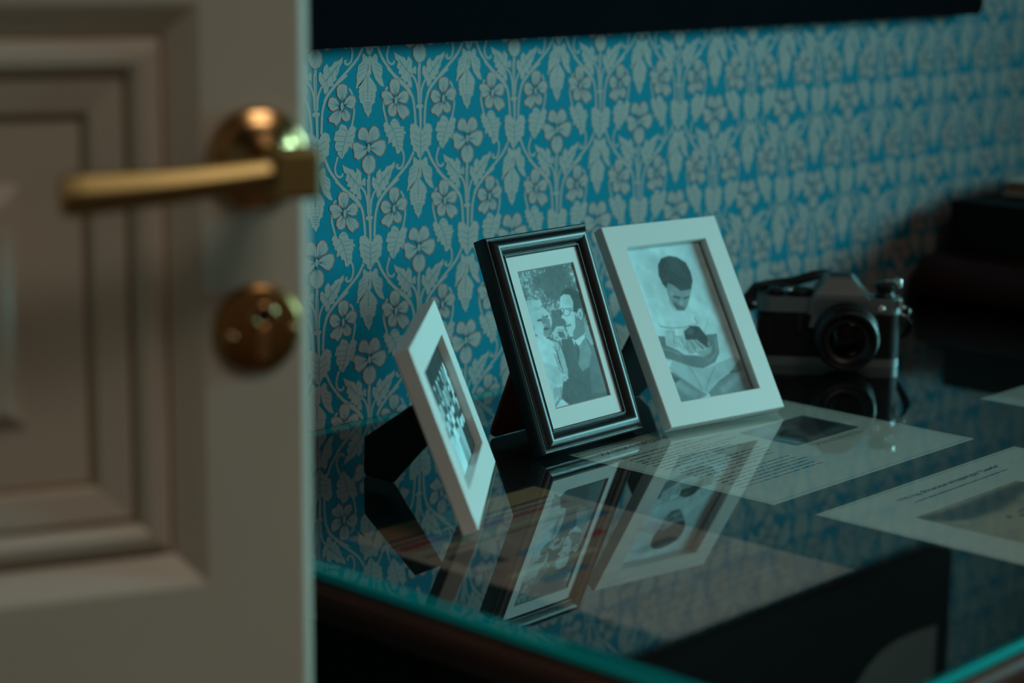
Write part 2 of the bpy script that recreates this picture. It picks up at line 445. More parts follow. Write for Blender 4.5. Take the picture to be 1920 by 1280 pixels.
# flat grey-tone pictures of the framed photographs, as (outline, tone, softness)
PHOTO_GARDEN = [
 ([(0.551,0.993),(0.852,0.969),(0.798,0.86),(0.617,0.763),(0.405,0.781),(0.391,0.922)], 0.16, 4),
 ([(0.408,0.688),(0.625,0.678),(0.582,0.552),(0.326,0.539)], 0.18, 3),
 ([(0.372,0.631),(0.358,0.594),(0.32,0.562),(0.265,0.537),(0.197,0.524),(0.126,0.523),(0.06,0.534),(0.008,0.557),(-0.026,0.588),(-0.037,0.623),(-0.023,0.66),(0.013,0.692),(0.068,0.717),(0.135,0.731),(0.206,0.732),(0.273,0.721),(0.326,0.699),(0.361,0.667)], 0.66, 2),
 ([(0.252,0.723),(0.229,0.712),(0.192,0.705),(0.147,0.703),(0.098,0.706),(0.051,0.714),(0.012,0.726),(-0.014,0.74),(-0.025,0.755),(-0.019,0.769),(0.004,0.781),(0.04,0.788),(0.085,0.79),(0.134,0.787),(0.181,0.779),(0.221,0.767),(0.247,0.753),(0.258,0.737)], 0.5, 2),
 ([(0.285,0.738),(0.271,0.731),(0.247,0.727),(0.218,0.726),(0.186,0.728),(0.156,0.733),(0.131,0.741),(0.114,0.75),(0.106,0.759),(0.11,0.768),(0.124,0.775),(0.148,0.779),(0.177,0.781),(0.208,0.778),(0.239,0.773),(0.264,0.766),(0.282,0.757),(0.289,0.747)], 0.62, 1.5),
 ([(0.117,0.717),(0.099,0.707),(0.074,0.699),(0.045,0.695),(0.016,0.696),(-0.011,0.7),(-0.031,0.709),(-0.043,0.719),(-0.045,0.732),(-0.037,0.743),(-0.02,0.754),(0.005,0.761),(0.033,0.765),(0.063,0.765),(0.09,0.76),(0.11,0.752),(0.123,0.741),(0.125,0.729)], 0.58, 2),
 ([(0.241,0.666),(0.344,0.629),(0.316,0.54),(0.219,0.512),(0.165,0.536),(0.215,0.586),(0.187,0.625)], 0.3, 2.5),
 ([(0.21,0.635),(0.207,0.633),(0.199,0.63),(0.188,0.628),(0.174,0.627),(0.159,0.627),(0.145,0.627),(0.133,0.629),(0.126,0.631),(0.124,0.634),(0.126,0.636),(0.134,0.639),(0.145,0.641),(0.159,0.642),(0.174,0.643),(0.188,0.642),(0.2,0.64),(0.207,0.638)], 0.12, 1),
 ([(0.339,0.652),(0.337,0.649),(0.331,0.647),(0.323,0.645),(0.313,0.644),(0.303,0.644),(0.293,0.645),(0.285,0.646),(0.28,0.648),(0.278,0.65),(0.28,0.653),(0.285,0.655),(0.293,0.657),(0.303,0.658),(0.314,0.658),(0.324,0.658),(0.332,0.656),(0.337,0.654)], 0.12, 1),
 ([(0.29,0.565),(0.286,0.562),(0.276,0.559),(0.262,0.557),(0.245,0.557),(0.227,0.557),(0.21,0.558),(0.197,0.561),(0.189,0.563),(0.187,0.567),(0.191,0.569),(0.2,0.572),(0.214,0.574),(0.231,0.574),(0.249,0.574),(0.266,0.573),(0.279,0.57),(0.287,0.568)], 0.1, 1),
 ([(0.261,0.593),(0.258,0.59),(0.251,0.588),(0.242,0.587),(0.231,0.586),(0.221,0.587),(0.213,0.589),(0.206,0.592),(0.203,0.595),(0.203,0.598),(0.207,0.601),(0.214,0.603),(0.223,0.604),(0.233,0.604),(0.243,0.604),(0.252,0.602),(0.258,0.599),(0.262,0.596)], 0.45, 1),
 ([(0.058,0.584),(0.051,0.577),(0.041,0.571),(0.03,0.566),(0.019,0.564),(0.009,0.565),(0.001,0.569),(-0.003,0.575),(-0.003,0.582),(0,0.59),(0.007,0.597),(0.017,0.603),(0.028,0.608),(0.039,0.609),(0.049,0.608),(0.056,0.605),(0.061,0.599),(0.061,0.592)], 0.5, 1),
 ([(0.633,0.771),(0.7,0.786),(0.825,0.769),(0.838,0.706),(0.779,0.655),(0.842,0.631),(0.809,0.568),(0.74,0.519),(0.671,0.469),(0.596,0.477),(0.586,0.519),(0.582,0.552),(0.616,0.584),(0.578,0.611),(0.543,0.619),(0.596,0.653),(0.572,0.683),(0.582,0.719)], 0.66, 1),
 ([(0.799,0.635),(0.822,0.586),(0.936,0.585),(0.888,0.486),(0.782,0.45),(0.651,0.457),(0.668,0.498),(0.741,0.537)], 0.27, 1.5),
 ([(0.624,0.767),(0.696,0.812),(0.816,0.821),(0.945,0.791),(0.995,0.716),(0.991,0.627),(0.953,0.593),(0.927,0.595),(0.951,0.654),(0.883,0.663),(0.83,0.63),(0.78,0.646),(0.823,0.717),(0.803,0.77),(0.698,0.782)], 0.1, 1),
 ([(0.929,0.618),(0.922,0.605),(0.91,0.593),(0.896,0.584),(0.88,0.58),(0.866,0.581),(0.853,0.586),(0.845,0.595),(0.842,0.607),(0.845,0.621),(0.852,0.634),(0.863,0.646),(0.878,0.654),(0.893,0.659),(0.908,0.658),(0.92,0.653),(0.928,0.644),(0.931,0.632)], 0.62, 1),
 ([(0.909,0.615),(0.905,0.607),(0.899,0.6),(0.891,0.595),(0.884,0.592),(0.877,0.593),(0.871,0.596),(0.868,0.601),(0.867,0.608),(0.869,0.616),(0.873,0.624),(0.879,0.631),(0.886,0.636),(0.893,0.639),(0.9,0.638),(0.906,0.635),(0.909,0.63),(0.91,0.623)], 0.3, 1),
 ([(0.713,0.647),(0.704,0.639),(0.69,0.633),(0.673,0.628),(0.655,0.627),(0.638,0.629),(0.624,0.633),(0.614,0.639),(0.61,0.647),(0.613,0.656),(0.622,0.664),(0.636,0.671),(0.653,0.675),(0.671,0.676),(0.688,0.675),(0.703,0.67),(0.712,0.664),(0.716,0.656),(0.713,0.647),(0.724,0.647),(0.727,0.656),(0.723,0.666),(0.711,0.674),(0.693,0.679),(0.672,0.681),(0.65,0.679),(0.629,0.674),(0.613,0.666),(0.602,0.657),(0.599,0.647),(0.604,0.638),(0.615,0.63),(0.633,0.625),(0.654,0.623),(0.676,0.624),(0.697,0.629),(0.713,0.637),(0.724,0.646)], 0.12, 0.6),
 ([(0.613,0.663),(0.607,0.656),(0.599,0.65),(0.59,0.647),(0.582,0.646),(0.577,0.646),(0.572,0.648),(0.569,0.653),(0.569,0.659),(0.573,0.666),(0.579,0.673),(0.587,0.678),(0.596,0.682),(0.603,0.683),(0.609,0.683),(0.613,0.68),(0.616,0.676),(0.616,0.67),(0.613,0.662),(0.624,0.662),(0.627,0.669),(0.627,0.677),(0.623,0.683),(0.615,0.687),(0.603,0.688),(0.59,0.686),(0.578,0.681),(0.569,0.675),(0.562,0.667),(0.558,0.659),(0.558,0.652),(0.562,0.646),(0.571,0.642),(0.583,0.641),(0.596,0.643),(0.607,0.648),(0.617,0.654),(0.623,0.661)], 0.12, 0.6),
 ([(0.718,0.656),(0.865,0.646),(0.868,0.652),(0.722,0.662)], 0.12, 0.6),
 ([(0.568,0.564),(0.685,0.563),(0.67,0.549),(0.58,0.55)], 0.22, 1),
 ([(0.66,0.68),(0.782,0.676),(0.775,0.665),(0.664,0.669)], 0.3, 1),
 ([(0.438,0.469),(0.587,0.464),(0.672,0.423),(0.693,0.356),(0.631,0.27),(0.65,0.217),(0.795,0.244),(0.907,0.335),(0.863,0.451),(0.923,0.389),(1.003,0.34),(1.013,0.194),(1,0),(0.265,0.007),(0.155,0.064),(0.274,0.178),(0.375,0.195),(0.415,0.347)], 0.15, 1),
 ([(0.866,0.423),(0.99,0.355),(1.011,0.222),(1.008,0.027),(0.702,0.051),(0.787,0.217)], 0.21, 4),
 ([(0.704,0.42),(0.853,0.452),(0.896,0.336),(0.785,0.236),(0.65,0.217),(0.614,0.271),(0.673,0.377)], 0.3, 1),
 ([(0.663,0.442),(0.847,0.47),(0.861,0.451),(0.713,0.4),(0.687,0.412)], 0.72, 1),
 ([(0.622,0.465),(0.677,0.446),(0.635,0.403)], 0.6, 1),
 ([(0.639,0.361),(0.704,0.411),(0.693,0.356),(0.629,0.279)], 0.12, 1),
 ([(0.931,0.595),(0.946,0.518),(1.009,0.381),(0.923,0.389),(0.874,0.45)], 0.45, 3),
 ([(0.004,0.519),(0.106,0.54),(0.213,0.504),(0.293,0.459),(0.297,0.395),(0.282,0.332),(0.303,0.266),(0.309,0.211),(0.24,0.145),(0.167,0.072),(0.001,0.002),(0,0.117),(-0.01,0.244),(-0.029,0.391)], 0.72, 1),
 ([(0.269,0.489),(0.403,0.458),(0.421,0.355),(0.419,0.282),(0.381,0.203),(0.325,0.218),(0.318,0.32),(0.326,0.41)], 0.52, 1),
 ([(0.187,0.502),(0.301,0.475),(0.388,0.448),(0.411,0.355),(0.403,0.264),(0.423,0.264),(0.431,0.355),(0.407,0.451),(0.312,0.482),(0.198,0.509)], 0.12, 1),
 ([(0.259,0.434),(0.299,0.392),(0.37,0.401),(0.393,0.45),(0.381,0.451),(0.359,0.403),(0.307,0.396),(0.271,0.436)], 0.22, 1),
 ([(0.252,0.38),(0.256,0.306),(0.281,0.231),(0.298,0.232),(0.273,0.307),(0.269,0.38)], 0.3, 1.5),
 ([(0.135,0.255),(0.179,0.282),(0.233,0.28),(0.256,0.26),(0.267,0.263),(0.24,0.284),(0.172,0.286),(0.125,0.258)], 0.1, 0.8),
 ([(0.003,0.342),(0.145,0.31),(0.261,0.271),(0.261,0.216),(0.255,0.169),(0.199,0.159),(0.104,0.187),(0.025,0.231)], 0.6, 2.5),
 ([(0.244,0.245),(0.341,0.226),(0.388,0.194),(0.304,0.173),(0.263,0.193),(0.225,0.165)], 0.68, 1),
 ([(0.294,0.211),(0.352,0.182),(0.36,0.185),(0.302,0.214)], 0.35, 0.6),
 ([(0.263,0.201),(0.288,0.173),(0.298,0.174),(0.274,0.202)], 0.35, 0.6),
 ([(0.304,0.523),(0.417,0.567),(0.542,0.56),(0.548,0.537),(0.44,0.51),(0.359,0.49)], 0.6, 1),
 ([(0.427,0.54),(0.529,0.526),(0.534,0.532),(0.432,0.546)], 0.3, 1),
 ([(0.41,0.531),(0.515,0.521),(0.506,0.476),(0.422,0.484)], 0.2, 1.5),
 ([(-0.003,0.002),(0.171,0.062),(0.267,0.009)], 0.78, 1),
 ([(0.21,0.149),(0.149,0.084),(0.007,0.015),(0.023,0.009),(0.167,0.08),(0.23,0.146)], 0.3, 1.5),
 ([(0.074,0.145),(0.209,0.149),(0.158,0.091),(0.042,0.067)], 0.5, 3),
]
PHOTO_FATHER = [
 ([(-0.003,1),(0.048,0.998),(0.054,0.588),(0.003,0.591)], 0.4, 8),
 ([(0.926,1.004),(1.037,0.998),(0.968,0.224),(0.895,0.229),(0.872,0.588)], 0.66, 6),
 ([(-0.012,0.939),(0.068,0.926),(0.049,0.869),(0.002,0.854),(-0.008,0.894)], 0.2, 2),
 ([(-0.003,0.923),(0.013,0.89),(0.071,0.91),(0.064,0.915),(0.021,0.896),(0.012,0.926)], 0.5, 1),
 ([(0.025,0.634),(0.113,0.667),(0.274,0.688),(0.37,0.669),(0.388,0.619),(0.425,0.571),(0.518,0.566),(0.651,0.647),(0.74,0.614),(0.858,0.571),(0.881,0.498),(0.813,0.397),(0.649,0.4),(0.579,0.456),(0.434,0.462),(0.189,0.466),(0.165,0.426),(-0.011,0.452),(-0.019,0.549)], 0.8, 1.5),
 ([(0.391,0.721),(0.425,0.754),(0.483,0.745),(0.562,0.702),(0.695,0.698),(0.644,0.647),(0.58,0.602),(0.516,0.568),(0.425,0.576),(0.388,0.619),(0.377,0.673)], 0.36, 1),
 ([(0.385,0.873),(0.452,0.914),(0.564,0.926),(0.664,0.909),(0.746,0.869),(0.765,0.807),(0.752,0.749),(0.693,0.696),(0.555,0.693),(0.48,0.74),(0.427,0.754),(0.389,0.718),(0.359,0.752),(0.349,0.808)], 0.1, 1.5),
 ([(0.418,0.684),(0.47,0.667),(0.527,0.656),(0.509,0.645),(0.436,0.659)], 0.12, 1),
 ([(0.561,0.651),(0.64,0.657),(0.627,0.644),(0.56,0.638)], 0.14, 1),
 ([(0.418,0.635),(0.47,0.605),(0.534,0.592),(0.516,0.568),(0.429,0.577),(0.405,0.605)], 0.2, 1.5),
 ([(0.534,0.619),(0.528,0.613),(0.52,0.608),(0.51,0.605),(0.501,0.603),(0.492,0.604),(0.486,0.606),(0.482,0.611),(0.481,0.616),(0.484,0.622),(0.49,0.627),(0.498,0.632),(0.508,0.636),(0.518,0.637),(0.526,0.637),(0.533,0.634),(0.537,0.63),(0.537,0.625)], 0.5, 1.5),
 ([(0.456,0.69),(0.455,0.682),(0.45,0.675),(0.443,0.67),(0.435,0.666),(0.426,0.666),(0.417,0.667),(0.41,0.671),(0.405,0.677),(0.404,0.685),(0.405,0.692),(0.41,0.699),(0.417,0.705),(0.425,0.708),(0.435,0.709),(0.443,0.708),(0.45,0.703),(0.455,0.697)], 0.45, 2),
 ([(0.383,0.662),(0.393,0.601),(0.415,0.568),(0.38,0.584),(0.356,0.639)], 0.5, 2),
 ([(0.553,0.555),(0.627,0.541),(0.61,0.472),(0.541,0.503)], 0.9, 2),
 ([(0.135,0.492),(0.256,0.47),(0.435,0.461),(0.518,0.47),(0.518,0.477),(0.438,0.467),(0.262,0.477),(0.143,0.498)], 0.35, 1.5),
 ([(0.12,0.511),(0.159,0.491),(0.171,0.496),(0.131,0.516)], 0.5, 2),
 ([(0.6,0.515),(0.614,0.48),(0.566,0.468),(0.571,0.463),(0.627,0.479),(0.614,0.517)], 0.45, 1.5),
 ([(0.659,0.405),(0.792,0.503),(0.781,0.505),(0.648,0.408)], 0.6, 3),
 ([(-0.01,0.443),(0.161,0.428),(0.138,0.374),(0.26,0.33),(0.31,0.298),(0.515,0.276),(0.494,0.225),(0.327,0.225),(0.117,0.285),(0.005,0.304),(-0.017,0.359)], 0.24, 1.5),
 ([(0.024,0.358),(0.165,0.331),(0.266,0.297),(0.286,0.308),(0.183,0.342),(0.04,0.37)], 0.34, 3),
 ([(0.649,0.4),(0.813,0.397),(0.756,0.275),(0.663,0.221),(0.489,0.195),(0.324,0.221),(0.475,0.261),(0.623,0.294),(0.671,0.343)], 0.24, 1.5),
 ([(0.771,0.38),(0.712,0.28),(0.588,0.239),(0.602,0.23),(0.735,0.276),(0.797,0.379)], 0.34, 3),
 ([(0.186,0.461),(0.434,0.462),(0.402,0.407),(0.495,0.347),(0.442,0.297),(0.328,0.323),(0.285,0.363),(0.234,0.339),(0.144,0.369)], 0.66, 1),
 ([(0.312,0.466),(0.413,0.462),(0.389,0.421),(0.288,0.419)], 0.85, 1.5),
 ([(0.207,0.453),(0.281,0.449),(0.233,0.375),(0.246,0.375),(0.294,0.451),(0.211,0.458)], 0.4, 1.5),
 ([(0.271,0.418),(0.35,0.405),(0.348,0.331),(0.359,0.332),(0.36,0.407),(0.277,0.423)], 0.4, 1),
 ([(0.286,0.395),(0.342,0.348),(0.355,0.351),(0.3,0.399)], 0.9, 1.5),
 ([(0.415,0.441),(0.516,0.471),(0.62,0.459),(0.68,0.387),(0.649,0.318),(0.563,0.314),(0.497,0.374),(0.397,0.388)], 0.1, 1.5),
 ([(0.542,0.432),(0.533,0.425),(0.519,0.419),(0.501,0.415),(0.482,0.414),(0.463,0.415),(0.448,0.419),(0.438,0.425),(0.434,0.432),(0.436,0.44),(0.445,0.447),(0.459,0.453),(0.477,0.456),(0.496,0.458),(0.515,0.457),(0.53,0.453),(0.54,0.447),(0.545,0.44)], 0.16, 3),
 ([(0.406,0.38),(0.478,0.386),(0.513,0.346),(0.457,0.298),(0.382,0.296),(0.36,0.34)], 0.46, 1),
 ([(0.399,0.363),(0.424,0.3),(0.461,0.306),(0.435,0.369)], 0.55, 1.2),
 ([(0.465,0.375),(0.516,0.297),(0.552,0.304),(0.501,0.383)], 0.52, 1.2),
 ([(0.504,0.372),(0.615,0.298),(0.643,0.307),(0.532,0.381)], 0.46, 1.2),
 ([(0.447,0.372),(0.48,0.304),(0.489,0.305),(0.456,0.373)], 0.2, 0.8),
 ([(0.501,0.379),(0.571,0.305),(0.58,0.307),(0.51,0.381)], 0.2, 0.8),
 ([(0.463,0.306),(0.632,0.307),(0.709,0.332),(0.652,0.283),(0.526,0.266)], 0.42, 1.5),
 ([(0.02,0.228),(0.079,0.283),(0.117,0.285),(0.327,0.225),(0.487,0.193),(0.694,0.217),(0.92,0.236),(0.995,0.222),(0.816,0.154),(0.61,0.11),(0.422,0.033),(0.308,0.057),(0.191,0.144),(0.085,0.218)], 0.54, 1.5),
 ([(0.315,0.22),(0.356,0.13),(0.375,0.06),(0.394,0.062),(0.374,0.133),(0.333,0.223)], 0.4, 3),
 ([(0.633,0.198),(0.498,0.122),(0.412,0.059),(0.427,0.056),(0.512,0.118),(0.647,0.194)], 0.38, 3),
 ([(0.078,0.282),(0.145,0.274),(0.091,0.239),(0.051,0.234)], 0.75, 1.5),
 ([(0.008,0.225),(0.11,0.204),(0.249,0.124),(0.421,0.032),(0.23,0.004),(-0.005,0),(-0.003,0.115)], 0.3, 1.5),
 ([(0.035,0.142),(0.146,0.072),(0.254,0.019),(0.326,0.05),(0.221,0.101),(0.111,0.169)], 0.4, 6),
 ([(0.069,0.198),(0.164,0.156),(0.095,0.136),(0.056,0.157)], 0.15, 3),
 ([(0.99,0.222),(1.019,0.131),(1,0),(0.457,0.011),(0.448,0.047),(0.627,0.108),(0.811,0.148)], 0.28, 1.5),
 ([(0.932,0.152),(0.756,0.097),(0.596,0.059),(0.629,0.024),(0.796,0.063),(0.978,0.12)], 0.38, 6),
 ([(0.817,0.156),(0.947,0.15),(0.901,0.14),(0.795,0.14)], 0.13, 2),
]

# ------------------------------------------------------------------ the room
X0, X1, Y0, Y1, ZC = -1.62, 2.60, -3.10, 0.0, 2.75

wall_back = struct(MB().box((X0, 0.0, 0), (X1, 0.12, ZC)).build('wall_back', M['wall']))
wall_back['label'] = 'teal wall papered with grey vine, leaf and flower pattern'
struct(MB().box((X0, Y0, -0.08), (X1, Y1, 0)).build('floor', M['floor']))
struct(MB().box((X0, Y0, ZC), (X1, Y1 + 0.12, ZC + 0.1)).build('ceiling', M['ceiling']))
struct(MB().box((X0 - 0.12, Y0, 0), (X0, Y1 + 0.12, ZC)).build('wall_left', M['cream_wall']))
struct(MB().box((X0, Y0 - 0.12, 0), (X1, Y0, ZC)).build('wall_front', M['cream_wall']))
# the right wall has the window opening the daylight comes through
mb = MB()
wy0, wy1, wz0, wz1 = -2.35, -1.25, 1.05, 2.25
mb.box((X1, Y0, 0), (X1 + 0.12, wy0, ZC)).box((X1, wy1, 0), (X1 + 0.12, Y1 + 0.12, ZC))
mb.box((X1, wy0, 0), (X1 + 0.12, wy1, wz0)).box((X1, wy0, wz1), (X1 + 0.12, wy1, ZC))
struct(mb.build('wall_right', M['plaster']))
xa, xb, wm = X1 + 0.03, X1 + 0.10, (wy0 + wy1) / 2
win = struct(MB().box((xa, wy0, wz0), (xb, wy0 + 0.06, wz1)).box((xa, wy1 - 0.06, wz0), (xb, wy1, wz1)).box((xa, wy0, wz0), (xb, wy1, wz0 + 0.06))
             .box((xa, wy0, wz1 - 0.06), (xb, wy1, wz1)).box((xa, wm - 0.03, wz0), (xb, wm + 0.03, wz1)).build('window_1', M['white']))
struct(MB().box((X0, -0.018, 0), (X1, 0.0, 0.12), bevel=0.004).build('baseboard_back', M['door']))


